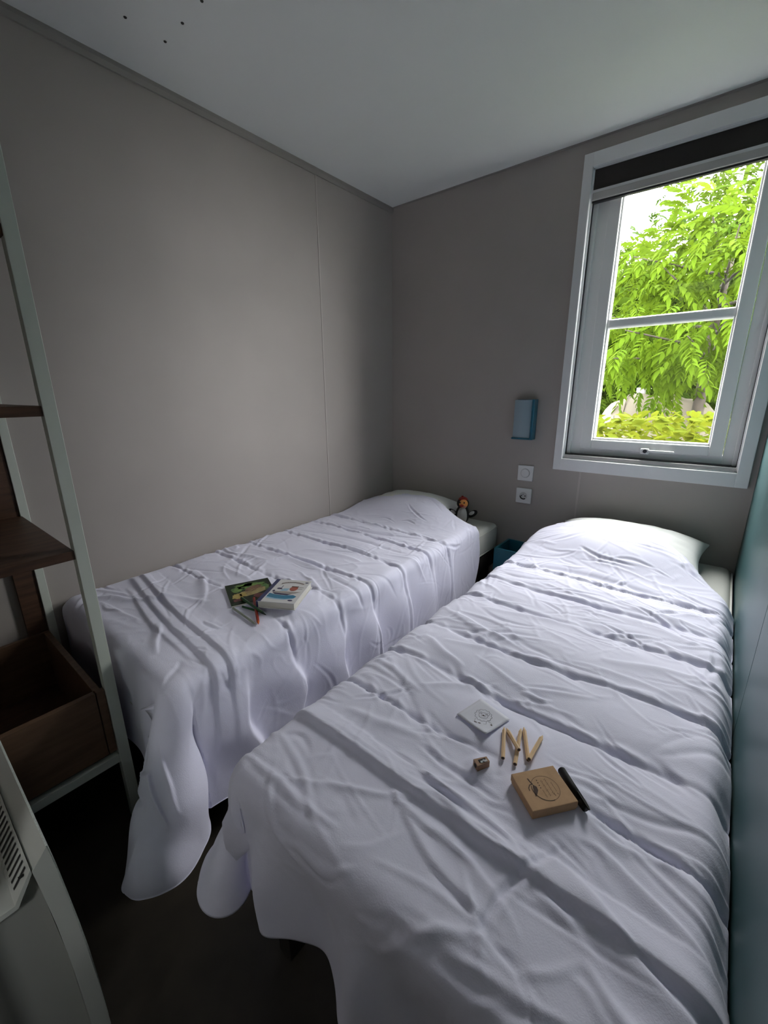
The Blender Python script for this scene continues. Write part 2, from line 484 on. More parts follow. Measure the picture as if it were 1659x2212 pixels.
def creases(X, Y, segs):
    """sum of tapered creases; each (x0,y0,x1,y1,width,amp,mode,bow)"""
    H = np.zeros_like(X)
    for (x0, y0, x1, y1, w, a, mode, bow) in segs:
        dx, dy = x1 - x0, y1 - y0
        L = math.hypot(dx, dy)
        tx, ty = dx / L, dy / L
        q = (X - x0) * tx + (Y - y0) * ty
        d = -(X - x0) * ty + (Y - y0) * tx
        t = q / L
        sel = (t > -0.05) & (t < 1.05) & (np.abs(d) < 4 * w + abs(bow))
        if not sel.any():
            continue
        tt = np.clip(t[sel], 0, 1)
        dd = d[sel] - bow * np.sin(PI * tt) - 0.25 * w * np.sin(9 * tt + 40 * x0)
        ww = w * (0.55 + 0.45 * np.sin(PI * tt))
        tap = np.sin(PI * tt) ** 0.6
        e = dd / ww
        if mode == 0:        # ridge
            h = np.exp(-e * e)
        elif mode == 1:      # valley with raised lips
            h = -np.exp(-e * e) + 0.55 * np.exp(-(np.abs(e) - 1.6) ** 2 / 0.5)
        elif mode == 3:      # long ledge: drops sharply on one side, dies away slowly on the other
            e = dd / w
            h = np.where(e > 0, smooth01(1 - e), np.exp(-(e / 3.5) ** 2))
            tap = smooth01(np.minimum(tt, 1 - tt) / .06)
        else:                # overlapped fold: steep on one side, soft on the other
            h = np.where(e > 0, np.exp(-(e / 0.45) ** 2), np.exp(-(e / 1.8) ** 2))
        H[sel] += a * tap * h
    return H

def make_duvet(cfg):
    x_wall, dx = cfg['x_wall'], cfg['dx']
    Wt, hs, hf, ye, zt, r = cfg['Wt'], cfg['hang_side'], cfg['hang_foot'], cfg['ye'], cfg['z'], cfg['r']
    st = 0.0043
    nu = int((Wt + hs) / st) + 1
    u = np.linspace(0, Wt + hs, nu)
    hx, hy = zip(*cfg['head'])
    vh = np.interp(u, hx, hy) - ye
    k = np.ones(25) / 25                                    # soften the head outline
    vh = np.convolve(np.pad(vh, 12, mode='edge'), k, 'valid')
    nv = int((vh.max() + hf) / st) + 1
    tt = np.linspace(0, 1, nv)
    U = np.repeat(u[:, None], nv, 1)
    hfu = hf + cfg.get('hem', lambda q: 0 * q)(u)
    V = -hfu[:, None] + tt[None, :] * (vh + hfu)[:, None]
    S, T = U - Wt, -V
    Sp, Tp = np.maximum(S, 0), np.maximum(T, 0)
    rho = np.hypot(Sp, Tp)
    qa, qb = Sp / hs, Tp / (hf + 1e-9)
    rho = rho * np.where((qa > 0) & (qb > 0), np.maximum(qa, qb) / ((qa ** 3 + qb ** 3) ** (1 / 3) + 1e-9), 1)   # rounded corner
    phi = np.arctan2(Tp, Sp)
    psi = 4 * phi
    rd, rp = cfg['lobe']
    dvx, dvy = cfg.get('diag', (0.7071, 0.7071))
    a_d = rd * (1 - np.cos(psi)); a_p = rp * np.sin(psi)
    Dx = a_d * dvx + a_p * dvy; Dy = a_d * dvy - a_p * dvx
    flare = cfg.get('flare', 0.03)
    Dx = Dx + flare * np.cos(phi) * (rho > 0); Dy = Dy + cfg.get('flare_foot', flare) * np.sin(phi) * (rho > 0)
    nrm = np.sqrt(Dx ** 2 + Dy ** 2 + 1)
    Dx, Dy, Dz = Dx / nrm, Dy / nrm, -1 / nrm
    hxd, hyd = np.cos(phi), np.sin(phi)
    n_st = 40
    PX = np.zeros_like(U); PY = np.zeros_like(U); PZ = np.zeros_like(U)
    sag = cfg.get('sag', 0.0)
    for i in range(n_st):
        rr = rho * (i + .5) / n_st
        w = smooth01(rr / (r * PI / 2))
        g = 1 - sag * smooth01((rr - .12) / .35)             # the lobe falls back to plumb lower down
        ex, ey, ez = hxd * (1 - w) + Dx * g * w, hyd * (1 - w) + Dy * g * w, Dz * w
        l = np.sqrt(ex ** 2 + ey ** 2 + ez ** 2) + 1e-9
        PX += ex / l * rho / n_st; PY += ey / l * rho / n_st; PZ += ez / l * rho / n_st
    X = x_wall + dx * (np.minimum(U, Wt) + PX)
    Y = ye + np.maximum(V, 0) - PY
    Z = zt + PZ
    # pillow swell, wall-side roll-off, head edge settling
    top = smooth01(1 - rho / 0.10)
    px, py, prx, pry, ph = cfg['pillow']
    e = (np.abs((X - px) / prx) ** 3 + np.abs((Y - py) / pry) ** 3)
    Z += ph * np.exp(-e * 0.9) * np.where(rho > 0, np.exp(-(rho / .12) ** 2), 1)
    Z -= cfg['roll'] * np.exp(-(U / 0.022) ** 2)
    dh = (vh[:, None] - V)
    Z -= 0.018 * np.exp(-(dh / 0.02) ** 2) * top
    for _ in range(4):
        for A in (X, Y, Z):
            A[1:-1, 1:-1] = A[1:-1, 1:-1] * .5 + .125 * (A[2:, 1:-1] + A[:-2, 1:-1] + A[1:-1, 2:] + A[1:-1, :-2])
    def normals():
        P = np.stack([X, Y, Z], -1)
        du = np.gradient(P, axis=0); dv = np.gradient(P, axis=1)
        N = np.cross(du, dv) * dx
        return N / (np.linalg.norm(N, axis=-1, keepdims=True) + 1e-12)
    # ---- relief in cloth coordinates (flat lay-out: xf, yf)
    xf = x_wall + dx * U
    yf = ye + V
    n1, n2, n3 = Noise2(64, cfg['seed']), Noise2(64, cfg['seed'] + 1), Noise2(64, cfg['seed'] + 2)
    wx = xf + .05 * n2(xf * 5, yf * 5 + 7); wy = yf + .04 * n3(xf * 5 + 3, yf * 5)
    crum = np.maximum(0, 1 - np.abs(n1(wx * 9 + 2, wy * 15)) * 2.2) ** 2 * (0.55 + 0.45 * n2(xf * 3, yf * 3))
    crum2 = np.maximum(0, 1 - np.abs(n2(wx * 22 + 2, wy * 27)) * 2.2) ** 2 * np.clip(0.3 + 0.9 * n3(xf * 5, yf * 5), 0, 1)
    near = 0.55 + 0.45 * smooth01((yf - .45) / .15)
    H = (0.0042 * n1(xf * 4.3 + 9, yf * 4.1) + 0.0013 * n2(xf * 10 + 3, yf * 12) + 0.0024 * crum) * near + 0.0014 * crum2
    lines = cfg['seams']
    wig = Noise1(64, cfg['seed'] + 5)
    wob = Noise1(128, cfg['seed'] + 6)
    lo = np.full_like(xf, -9.0); hi = np.full_like(xf, 9.0)
    for q, ys in enumerate(lines):
        yy = ys + 0.012 * wig(xf * 4 + q * 7.3)
        d = yf - yy
        sa = np.clip(.6 + .55 * wob(xf * 6 + q * 3.7), .15, 1.1)
        H += sa * (-0.0060 * np.exp(-(d / 0.006) ** 2) + 0.0042 * np.exp(-((d - .013) / .009) ** 2))
        H += 0.0042 * wob(xf * 50 + d * 55 + q * 11) * np.exp(-((d - .004) / 0.017) ** 2)          # puckers along the stitching
        H += 0.0024 * wob(xf * 17 + d * 12 + q * 5 + 30) * np.exp(-(d / 0.045) ** 2)
        lo = np.where(d >= 0, np.maximum(lo, yy), lo); hi = np.where(d < 0, np.minimum(hi, yy), hi)
    wd = np.clip(hi - lo, 0.05, 0.4)
    f = np.clip((yf - lo) / wd, 0, 1)
    H += cfg.get('puff', 0.010) * np.where(wd < 0.35, np.sin(PI * f) ** 0.7, 0.8)
    H += creases(xf, yf, cfg['folds'])
    # random small creases
    rs = np.random.RandomState(cfg['seed'] + 20)
    segs = []
    xa, xb = min(xf.min(), xf.max()), max(xf.min(), xf.max())
    for _ in range(cfg['n_rand']):
        cx_, cy_ = rs.uniform(xa, xb), rs.uniform(ye - 0.05, ye + 1.75)
        ang = rs.normal(0, 0.35) if rs.rand() < .6 else rs.uniform(0, PI)
        ang += cfg.get('ang', 0.0)
        L = rs.uniform(.05, .26)
        w = rs.uniform(.0032, .0075)
        a = w * rs.uniform(.25, .62) * (1 if rs.rand() < .7 else -1)
        c, s_ = math.cos(ang) * L / 2, math.sin(ang) * L / 2
        segs.append((cx_ - c, cy_ - s_, cx_ + c, cy_ + s_, w, a, rs.choice([0, 1, 2]), rs.normal(0, .012)))
    H += creases(xf, yf, segs)
    # calm the cloth under things that lie on it
    for (mx, my, mr, hz) in cfg['rest']:
        w = smooth01(1.7 - np.hypot(xf - mx, yf - my) / mr)
        H = H * (1 - w) + hz * w
    # hanging sides: pleats instead of relief
    hang = smooth01((rho - 0.04) / 0.14)
    side = hang * (Sp >= Tp)
    foot = hang * (Tp > Sp)
    H = H * (1 - 0.72 * hang)
    pl = np.zeros_like(H)
    for i, (yp, wp, ap) in enumerate(cfg['pleats']):
        d = (yf - yp) + 0.02 * wig(Sp * 9 + i)
        e = d / wp
        pl += ap * np.where(e > 0, np.exp(-(e / 0.11) ** 2), np.exp(-(e / 0.9) ** 2))
    H += pl * side * smooth01(Sp / 0.25) 
    for i, (xp, wp, ap) in enumerate(cfg['foot_pleats']):
        d = (xf - xp) + 0.015 * wig(Tp * 9 + 3 * i)
        H += ap * np.exp(-(d / wp) ** 2) * foot * smooth01(Tp / 0.22) * (Sp <= 0)
    H += cfg.get('lobe_noise', .016) * n2(xf * 9 + 20, yf * 9) * hang * (Sp > 0) * (Tp > 0)
    N = normals()
    X += N[..., 0] * H; Y += N[..., 1] * H; Z += N[..., 2] * H
    if 'post' in cfg:
        X, Y, Z = cfg['post'](X, Y, Z, U, V, rho)
    # stay out of the walls
    X = np.clip(X, 0.004, XR - .004)
    N = normals()
    # thickness fading to the hem
    edge = np.minimum.reduce([U[-1:, :] - U + 0 * V, (V - V[:, :1]), (vh[:, None] - V), U * 1.0 + 0.004])
    th = 0.004 + cfg['thick'] * smooth01(edge / 0.05)
    th = np.minimum(th, 0.004 + cfg['thick'])
    XB, YBt, ZB = X - N[..., 0] * th, Y - N[..., 1] * th, Z - N[..., 2] * th
    XB = np.clip(XB, 0.004, XR - .004)
    # hem stitched edge: tiny waviness
    nu_, nv_ = X.shape
    idx = np.arange(nu_ * nv_).reshape(nu_, nv_)
    topq = np.stack([idx[:-1, :-1], idx[1:, :-1], idx[1:, 1:], idx[:-1, 1:]], -1).reshape(-1, 4)
    # coarser underside grid
    su = np.unique(np.append(np.arange(0, nu_, 3), nu_ - 1)); sv = np.unique(np.append(np.arange(0, nv_, 3), nv_ - 1))
    bxs = XB[np.ix_(su, sv)]; bys = YBt[np.ix_(su, sv)]; bzs = ZB[np.ix_(su, sv)]
    ib = nu_ * nv_ + np.arange(bxs.size).reshape(bxs.shape)
    botq = np.stack([ib[:-1, :-1], ib[:-1, 1:], ib[1:, 1:], ib[1:, :-1]], -1).reshape(-1, 4)
    if dx < 0:
        topq = topq[:, ::-1]; botq = botq[:, ::-1]
    verts = np.concatenate([np.stack([X, Y, Z], -1).reshape(-1, 3), np.stack([bxs, bys, bzs], -1).reshape(-1, 3)])
    rim = []
    def strip(tops, bots, tpos, bpos):
        for a in range(len(bpos) - 1):
            seg = tops[bpos[a]:bpos[a + 1] + 1]
            rim.append(tuple(list(seg) + [bots[a + 1], bots[a]]))
    strip(list(idx[0, :]), list(ib[0, :]), None, list(sv))
    strip(list(idx[-1, :]), list(ib[-1, :]), None, list(sv))
    strip(list(idx[:, 0]), list(ib[:, 0]), None, list(su))
    strip(list(idx[:, -1]), list(ib[:, -1]), None, list(su))
    me = bpy.data.meshes.new(cfg['name'])
    faces = topq.tolist() + botq.tolist() + [tuple(map(int, q)) for q in rim]
    me.from_pydata(verts.tolist(), [], faces)
    me.update()
    o = link_me(cfg['name'], me, 'sheet', None, True)
    tag(o, cfg['label'], 'duvet', 'white duvets')
    topm = rho <= 0
    pts = (X[topm], Y[topm], Z[topm])
    def height(x, y, rad=0.012):
        d2 = (pts[0] - x) ** 2 + (pts[1] - y) ** 2
        s = d2 < rad * rad
        return float(pts[2][s].max()) if s.any() else float(pts[2][d2.argmin()])
    return o, height

BOXC = (1.515, 0.577)
cfgR = dict(name='duvet', label='rumpled white duvet on the right bed, with the cardboard box lying on it',
    x_wall=1.762, dx=-1, Wt=0.672, hang_side=0.25, hang_foot=0.285, ye=0.335, z=0.530, r=0.050, seed=11,
    lobe=(0.17, 0.22), flare=0.03, flare_foot=0.02, sag=0.1, thick=0.028, roll=0.055,
    head=[(0, 1.60), (.08, 1.70), (.15, 1.80), (.24, 1.93), (.33, 1.99), (.58, 1.99), (.68, 1.92), (.78, 1.86), (1.1, 1.84)],
    pillow=(1.36, 1.86, 0.30, 0.21, 0.095),
    seams=[0.60, 0.762, 0.935, 1.165, 1.33, 1.50],
    folds=[(1.80, .440, 1.03, .452, .0095, .0125, 3, -.010),
           (1.50, .477, 1.27, .502, .009, .0065, 2, 0), (1.48, .413, 1.32, .424, .008, .0055, 2, 0),
           (1.462, .405, 1.54, .315, .005, .005, 2, .004),
           (1.55, .50, 1.76, .40, .013, .008, 2, 0), (1.60, .55, 1.76, .47, .010, .007, 2, .01), (1.62, .40, 1.76, .33, .010, .007, 0, 0),
           (1.12, .52, 1.30, .56, .012, .005, 0, 0),
           (1.07, 1.49, 1.66, 1.50, .016, -.013, 0, .045), (1.15, 1.10, 1.50, 1.17, .012, .010, 2, .02),
           (1.30, 1.30, 1.70, 1.26, .014, .010, 2, .02), (1.08, 1.02, 1.30, .97, .012, .010, 2, 0), (1.15, .87, 1.45, .96, .010, .008, 2, .01),
           (1.10, .86, 1.25, .80, .010, .008, 2, 0), (1.45, 1.40, 1.72, 1.36, .012, .010, 2, 0), (1.50, 1.04, 1.75, 1.10, .012, .008, 2, .01),
           (1.20, .68, 1.34, .80, .008, .007, 2, 0), (1.06, .70, 1.22, .66, .010, .006, 0, 0), (1.40, .80, 1.48, .70, .006, .006, 0, 0)],
    rest=[(BOXC[0], BOXC[1], .058, .012), (1.363, .670, .05, .012), (1.44, .65, .05, .012), (1.41, .567, .02, .012)],
    n_rand=460, ang=0.05,
    pleats=[(.50, .10, .02), (.75, .12, .02), (1.0, .12, .02), (1.3, .1, .02)],
    foot_pleats=[(1.16, .035, .030), (1.27, .04, -.022), (1.36, .03, .026), (1.47, .04, -.02), (1.56, .035, .026), (1.68, .03, -.018)],
    puff=0.010)

cfgL = dict(name='duvet', label='white duvet on the left bed, hanging over its side in pleats',
    x_wall=0.008, dx=1, Wt=0.705, hang_side=0.41, hang_foot=0.47, ye=0.360, z=0.530, r=0.055, seed=31,
    lobe=(0.235, 0.25), diag=(.30, .954), flare=0.03, flare_foot=0.03, sag=0.35, thick=0.030, roll=0.02,
    head=[(0, 2.07), (.10, 2.06), (.29, 2.01), (.46, 1.93), (.58, 1.86), (.68, 1.83), (.77, 1.84), (.88, 1.87), (1.0, 1.84), (1.15, 1.74)],
    hem=lambda q: -.13 * smooth01((.70 - q) / .30),
    pillow=(0.36, 1.86, 0.32, 0.20, 0.085),
    seams=[0.665, 0.85, 1.02, 1.21, 1.40, 1.55],
    folds=[(1.0, .452, .03, .549, .011, .010, 3, .01), (1.0, .405, .03, .515, .011, .009, 3, .01), (.72, .40, .12, .47, .012, .006, 2, .01),
           (.13, .965, .70, .975, .011, .010, 2, .03), (.10, 1.26, .70, 1.32, .013, -.010, 0, .03), (.17, 1.42, .66, 1.52, .014, -.012, 0, -.02),
           (.20, .775, .50, .74, .010, .008, 2, .02), (.40, .70, .70, .60, .014, .010, 2, .01), (.15, .70, .45, .56, .012, .008, 2, .03),
           (.22, .42, .45, .60, .014, .008, 0, .02), (.45, .44, .60, .36, .010, .006, 2, 0), (.10, .38, .25, .46, .012, .008, 2, 0),
           (.32, 1.10, .62, 1.14, .012, .008, 2, .02), (.55, .93, .74, .80, .012, .008, 2, .01), (.08, .88, .30, .93, .010, .007, 0, 0), (.30, .86, .36, 1.02, .010, .009, 2, .02),
           (.80, .10, 1.02, .16, .012, .030, 2, .01), (.78, .02, .98, .08, .012, -.030, 0, .01), (.86, .22, 1.00, .20, .010, .022, 2, 0), (.76, .20, .86, .05, .012, .024, 2, .01)],
    rest=[(.500, .705, .10, .0125), (.665, .765, .065, .0165), (.64, .630, .06, .010)],
    n_rand=240, ang=-0.15,
    pleats=[(.50, .10, .030), (.66, .12, .034), (.85, .13, .036), (1.02, .12, .034), (1.21, .13, .034), (1.40, .13, .030), (1.57, .10, .020)],
    foot_pleats=[(.10, .04, .010), (.22, .05, -.014), (.36, .045, .010), (.50, .05, -.014), (.62, .04, .012)],
    puff=0.006)

cfgR['folds'] = [f if f[1] < .57 else f[:5] + (f[5] * .62,) + f[6:] for f in cfgR['folds']]
cfgL['folds'] = [f if f[1] < .57 else f[:5] + (f[5] * .75,) + f[6:] for f in cfgL['folds']]
duvR, hR = make_duvet(cfgR)
duvL, hL = make_duvet(cfgL)

# ------------------------------------------------------------------ beds, mattresses, pillows
def bed(x0, x1, label):
    b = tag(empty('bed', ((x0 + x1) / 2, 1.2, 0)), label, 'bed', 'single beds')
    hw = (x1 - x0) / 2
    for (a, c, d, e_) in [(-hw, hw, -.88, -.855), (-hw, hw, .895, .92), (-hw, -hw + .025, -.855, .895), (hw - .025, hw, -.855, .895)]:
        box('side_rail', a, c, d, e_, .25, .335, 'bedframe', b, .003)
    for sx in (-1, 1):
        for yy in (-.84, .02, .87):
            box('leg', sx * (hw - .045) - .02, sx * (hw - .045) + .02, yy - .02, yy + .02, 0, .27, 'bedframe', b, .002)
    for q in range(9):
        yy = -.80 + q * .2
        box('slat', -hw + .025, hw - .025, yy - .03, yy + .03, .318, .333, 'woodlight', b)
    return b
bed(0.015, 0.745, 'dark single bed frame along the greige left wall')
bed(1.045, 1.755, 'dark single bed frame along the teal wall under the window')

def mattress(x0, x1, label):
    b = tag(empty('mattress', ((x0 + x1) / 2, 1.215, .337)), label, 'mattress', 'mattresses')
    hw = (x1 - x0) / 2
    bm = bx(BM(), -hw, hw, -.895, .905, 0, .147, .03, 4)
    obj('cover', bm, 'mattress', b, True)
    for z in (.018, .130):
        bm = BM()
        P = [(-hw - .001, -.865), (-hw - .001, .875), (-hw + .03, .906), (hw - .03, .906), (hw + .001, .875), (hw + .001, -.865), (hw - .03, -.896), (-hw + .03, -.896)]
        for i in range(8):
            tube(bm, (*P[i], z), (*P[(i + 1) % 8], z), .0035, .0035, 6)
        obj('piping', bm, 'mattress', b, True)
    return b
mattress(0.012, 0.752, 'pale sheeted mattress of the left bed, bare corner beside the penguin toy')
mattress(1.045, 1.758, 'pale mattress of the right bed, bare corner beside the teal wall')

def pillow(c, w, d, h, rz, label, tilt=0.0, seed=0):
    """soft pillow with pinched corners"""
    n = 36
    g = np.linspace(-1, 1, n)
    A, B = np.meshgrid(g, g, indexing='ij')
    pr = (np.maximum(0, 1 - np.abs(A) ** 2.6) ** .55) * (np.maximum(0, 1 - np.abs(B) ** 2.6) ** .55)
    inset = 1 - 0.10 * (1 - np.abs(A) ** 2 * 1) * np.abs(B) ** 4
    inset2 = 1 - 0.08 * (1 - np.abs(B) ** 2) * np.abs(A) ** 4
    ns = Noise2(32, seed)
    X = A * w / 2 * inset2; Y = B * d / 2 * inset
    wr = 0.05 * ns(A * 4 + 9, B * 4) + 0.03 * ns(A * 9, B * 9 + 5)
    Z1 = h * .62 * pr * (1 + wr) + .004; Z0 = -h * .38 * pr - .004
    V = np.concatenate([np.stack([X, Y, Z1], -1).reshape(-1, 3), np.stack([X, Y, Z0], -1).reshape(-1, 3)])
    idx = np.arange(n * n).reshape(n, n)
    F = []
    for i in range(n - 1):
        for j in range(n - 1):
            F.append((idx[i, j], idx[i + 1, j], idx[i + 1, j + 1], idx[i, j + 1]))
            F.append(tuple(n * n + q for q in (idx[i, j], idx[i, j + 1], idx[i + 1, j + 1], idx[i + 1, j])))
    loop = [idx[i, 0] for i in range(n)] + [idx[-1, j] for j in range(1, n)] + [idx[i, -1] for i in range(n - 2, -1, -1)] + [idx[0, j] for j in range(n - 2, 0, -1)]
    for i in range(len(loop)):
        a, b = loop[i], loop[(i + 1) % len(loop)]
        F.append((b, a, n * n + a, n * n + b))
    o = link_mesh('pillow', V, F, 'pillow', None, True)
    o.location = c
    o.rotation_euler = (tilt, 0, rz)
    return tag(o, label, 'pillow', 'pillows')
pillow((0.300, 1.925, .535), .52, .36, .13, -.04, 'white pillow on the left bed, behind the penguin toy', .06, 3)
pillow((1.385, 1.92, .545), .57, .37, .135, .0, 'white pillow on the right bed, corner poking out under the window', .10, 4)

# ------------------------------------------------------------------ shelf unit by the left wall
sh = tag(empty('shelf_unit', (.25, .1, 0)), 'open shelf unit with white posts and brown wooden boards at the left edge', 'shelf')
def sp(name, x0, x1, y0, y1, z0, z1, m, bev=.0012, parent=None):
    o = box(name, x0, x1, y0, y1, z0, z1, m, parent or sh, bev)
    if parent is None: o.location = (-.25, -.1, 0)
    return o
PY0, PY1 = .262, .288
sp('post', .474, .500, PY0, PY1, 0, ZC - .03, 'post')
sp('post', .002, .022, PY0 - .004, PY1 - .008, 0, ZC - .03, 'post')
sp('post', .474, .500, YF + .005, YF + .031, 0, ZC - .03, 'post')
sp('post', .002, .022, YF + .005, YF + .031, 0, ZC - .03, 'post')
sp('dark_strip', .001, .016, .205, .257, 0, ZC - .05, 'wood')  # dark brown vertical strip beside the wall-side post
for z in (.826, 1.158, 1.50, 1.84):
    sp('shelf_board', .004, .497, YF + .008, .262, z - .022, z, 'wood')
sp('bottom_rail', .478, .498, YF + .031, PY0, .205, .230, 'post')
sp('bottom_rail', .022, .474, PY0 + .004, PY1 - .004, .205, .225, 'post')
bn = sp('storage_box', .03, .480, YF + .035, .255, .231, .243, 'wood')
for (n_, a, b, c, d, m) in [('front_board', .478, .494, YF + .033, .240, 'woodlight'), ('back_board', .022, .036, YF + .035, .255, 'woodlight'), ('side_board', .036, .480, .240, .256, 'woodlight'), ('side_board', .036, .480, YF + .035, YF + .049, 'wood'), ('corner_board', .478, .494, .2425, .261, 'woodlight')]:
    sp(n_, a, b, c, d, .243, .438, m, .0012, bn)

# ------------------------------------------------------------------ convector heater on the front wall
he = tag(empty('heater', (.76, YF, .15)), 'white convector heater with slotted top grille in the lower left corner', 'heater')
def hp(name, bm, m, parent=None, smooth=False):
    o = obj(name, bm, m, parent or he, smooth)
    if parent is None: o.location = (-.76, -YF, -.15)
    return o
HX0, HX1 = .535, 1.033
outer = [(.030, .148), (.046, .16), (.0512, .20), (.0515, .26), (.0505, .33), (.0495, .38), (.0475, .44), (.0450, .50), (.0420, .56), (.039, .597)]
inner = [(.0195, .573), (.0225, .53), (.0265, .46), (.029, .38), (.030, .30), (.030, .20), (.026, .165), (.018, .155)]
bm = BM(); prism(bm, outer + inner, HX0, HX1, 'x')
hp('front_panel', bm, 'heater')
bm = BM()
tx = [(.0518, .22), (.0523, .30), (.0515, .38), (.0495, .44), (.0468, .50), (.0438, .56), (.0405, .597), (.0385, .5975), (.0418, .56), (.0448, .50), (.0473, .44), (.0492, .38), (.0500, .30), (.0505, .22)]
prism(bm, tx, HX0 + .004, HX1 - .0015, 'x')
hp('textured_facing', bm, 'heaterpanel')
bm = BM()
prism(bm, [(YF, .17), (YF, .533), (-.004, .535), (.012, .561), (.0195, .572), (.0225, .53), (.029, .38), (.030, .20), (.02, .165)], HX0 + .016, HX1 - .018, 'x')
body = hp('body', bm, 'heatergrey')
bm = BM()
prism(bm, [(YF + .001, .529), (YF + .001, .5385), (-.0045, .5395), (.0185, .5775), (.0190, .570), (-.002, .532)], HX0 + .002, HX1 - .001, 'x')
hp('top_cap', bm, 'heater')
# slots across the sloping outlet
bm = BM()
d = Vector((0, .023, .038)).normalized()
for i in range(30):
    x = HX1 - .022 - i * .0125
    a = Vector((x, -.0025, .5430)) + d * .004
    b = a + d * .031
    nn = Vector((0, -d.z, d.y)) * .0006
    q = [a + nn, b + nn + Vector((.004, 0, 0)), b + nn + Vector((.0085, 0, 0)), a + nn + Vector((.0045, 0, 0))]
    s_ = BM(); vs = [s_.verts.new(v) for v in q]; s_.faces.new(vs)
    hp('slot', s_, 'dark')
bm.free()
bm = BM(); bx(bm, HX1 - .012, HX1 - .010, .006, .012, .5655, .5685)
hp('indicator', bm, 'dark')

# ------------------------------------------------------------------ teal bedside box, lamp, plates
tb = tag(empty('bedside_box', (.905, 2.035, 0)), 'open teal bedside box standing between the two beds', 'box')
def tp(n_, x0, x1, y0, y1, z0, z1):
    o = box(n_, x0, x1, y0, y1, z0, z1, 'bluebox', tb, .0015); o.location = (-.905, -2.035, 0); return o
TX0, TX1, TY0, TY1, TZ = .808, 1.032, 1.945, 2.127, .403
tp('front_panel', TX0, TX1, TY0, TY0 + .012, 0.0, TZ)
tp('back_panel', TX0, TX1, TY1 - .012, TY1, 0.0, TZ)
tp('side_panel', TX0, TX0 + .012, TY0 + .012, TY1 - .012, 0.0, TZ)
tp('side_panel', TX1 - .012, TX1, TY0 + .012, TY1 - .012, 0.0, TZ)
tp('shelf_panel', TX0 + .012, TX1 - .012, TY0 + .012, TY1 - .012, .20, .212)

lp = tag(empty('wall_lamp', (.853, YB, .95)), 'small blue wall lamp with frosted shade above the switch', 'lamp')
def lpp(n_, bm, m, sm=False):
    o = obj(n_, bm, m, lp, sm); o.location = (-.853, -YB, -.95); return o
lpp('back_plate', bx(BM(), .803, .905, YB - .008, YB, .952, 1.141, .002), 'lampback')
lpp('side_wing', bx(BM(), .893, .905, YB - .052, YB, .950, 1.143, .002), 'lampback')
lpp('base', bx(BM(), .800, .905, YB - .050, YB, .948, .957, .002), 'lampback')
n = 14
outerp, innerp = [], []
for i in range(n + 1):
    t = i / n
    x = .800 + .092 * t
    y = YB - .018 - .030 * math.sin(PI * (.15 + .6 * t))
    outerp.append((x, y)); innerp.append((x, y + .003))
bm = BM(); prism(bm, outerp + innerp[::-1], .957, 1.140, 'z')
lpp('shade', bm, 'lampshade')
bm = BM(); tube(bm, (.848, YB - .026, .960), (.848, YB - .026, .990), .010, .010, 12)
lpp('socket', bm, 'handle')
bm = BM(); ball(bm, (.848, YB - .026, 1.025), .013, .011, .036, 14, 10)
lpp('bulb', bm, 'bulb', True)

def plate(zc, label, kind):
    p = tag(empty('switch' if kind == 's' else 'socket', (.8735, YB, zc)), label, 'switch' if kind == 's' else 'socket')
    obj('cover_plate', bx(BM(), -.0400, .0400, -.010, 0, -.0400, .0400, .003), 'plate', p)
    bm = BM()
    if kind == 's':
        tube(bm, (0, -.0095, .001), (0, -.0125, .001), .024, .023, 28); obj('button', bm, 'plategrey', p)
        bm = BM(); tube(bm, (0, -.0120, .001), (0, -.0135, .001), .0205, .0200, 28); obj('button_face', bm, 'plate', p)
    else:
        # recessed round well
        V, F = [], []
        ns = 28
        for (r_, y_) in [(.0225, -.0105), (.0205, -.0115), (.0200, -.0102)]:
            for i in range(ns):
                a = 2 * PI * i / ns
                V.append((r_ * math.cos(a), y_, r_ * math.sin(a)))
        for k_ in range(2):
            for i in range(ns):
                F.append((k_ * ns + i, k_ * ns + (i + 1) % ns, (k_ + 1) * ns + (i + 1) % ns, (k_ + 1) * ns + i))
        link_mesh('well_rim', V, F, 'plate', p, True)
        bm = BM(); tube(bm, (0, -.0098, 0), (0, -.0103, 0), .0202, .0202, 28); obj('well', bm, 'plategrey', p)
        for sx in (-1, 1):
            bm = BM(); tube(bm, (sx * .0095, -.0102, .000), (sx * .0095, -.0107, .000), .0032, .0032, 12); obj('pin_hole', bm, 'dark', p)
        bm = BM(); tube(bm, (0, -.010, .0085), (0, -.022, .0085), .0024, .0018, 10); obj('earth_pin', bm, 'steel', p)
        P, Fq = ring(0, 0, .0196, .0196, .006, 16, PI * 1.02, PI * 1.72)
        link_mesh('dark_arc', [(a_, -.0108, b_) for a_, b_ in P], Fq, 'dark', p)  # dark arc along the lower left of the well
    return p
plate(.7735, 'white round-button wall switch below the blue lamp', 's')
plate(.6545, 'white wall socket under the switch', 'o')

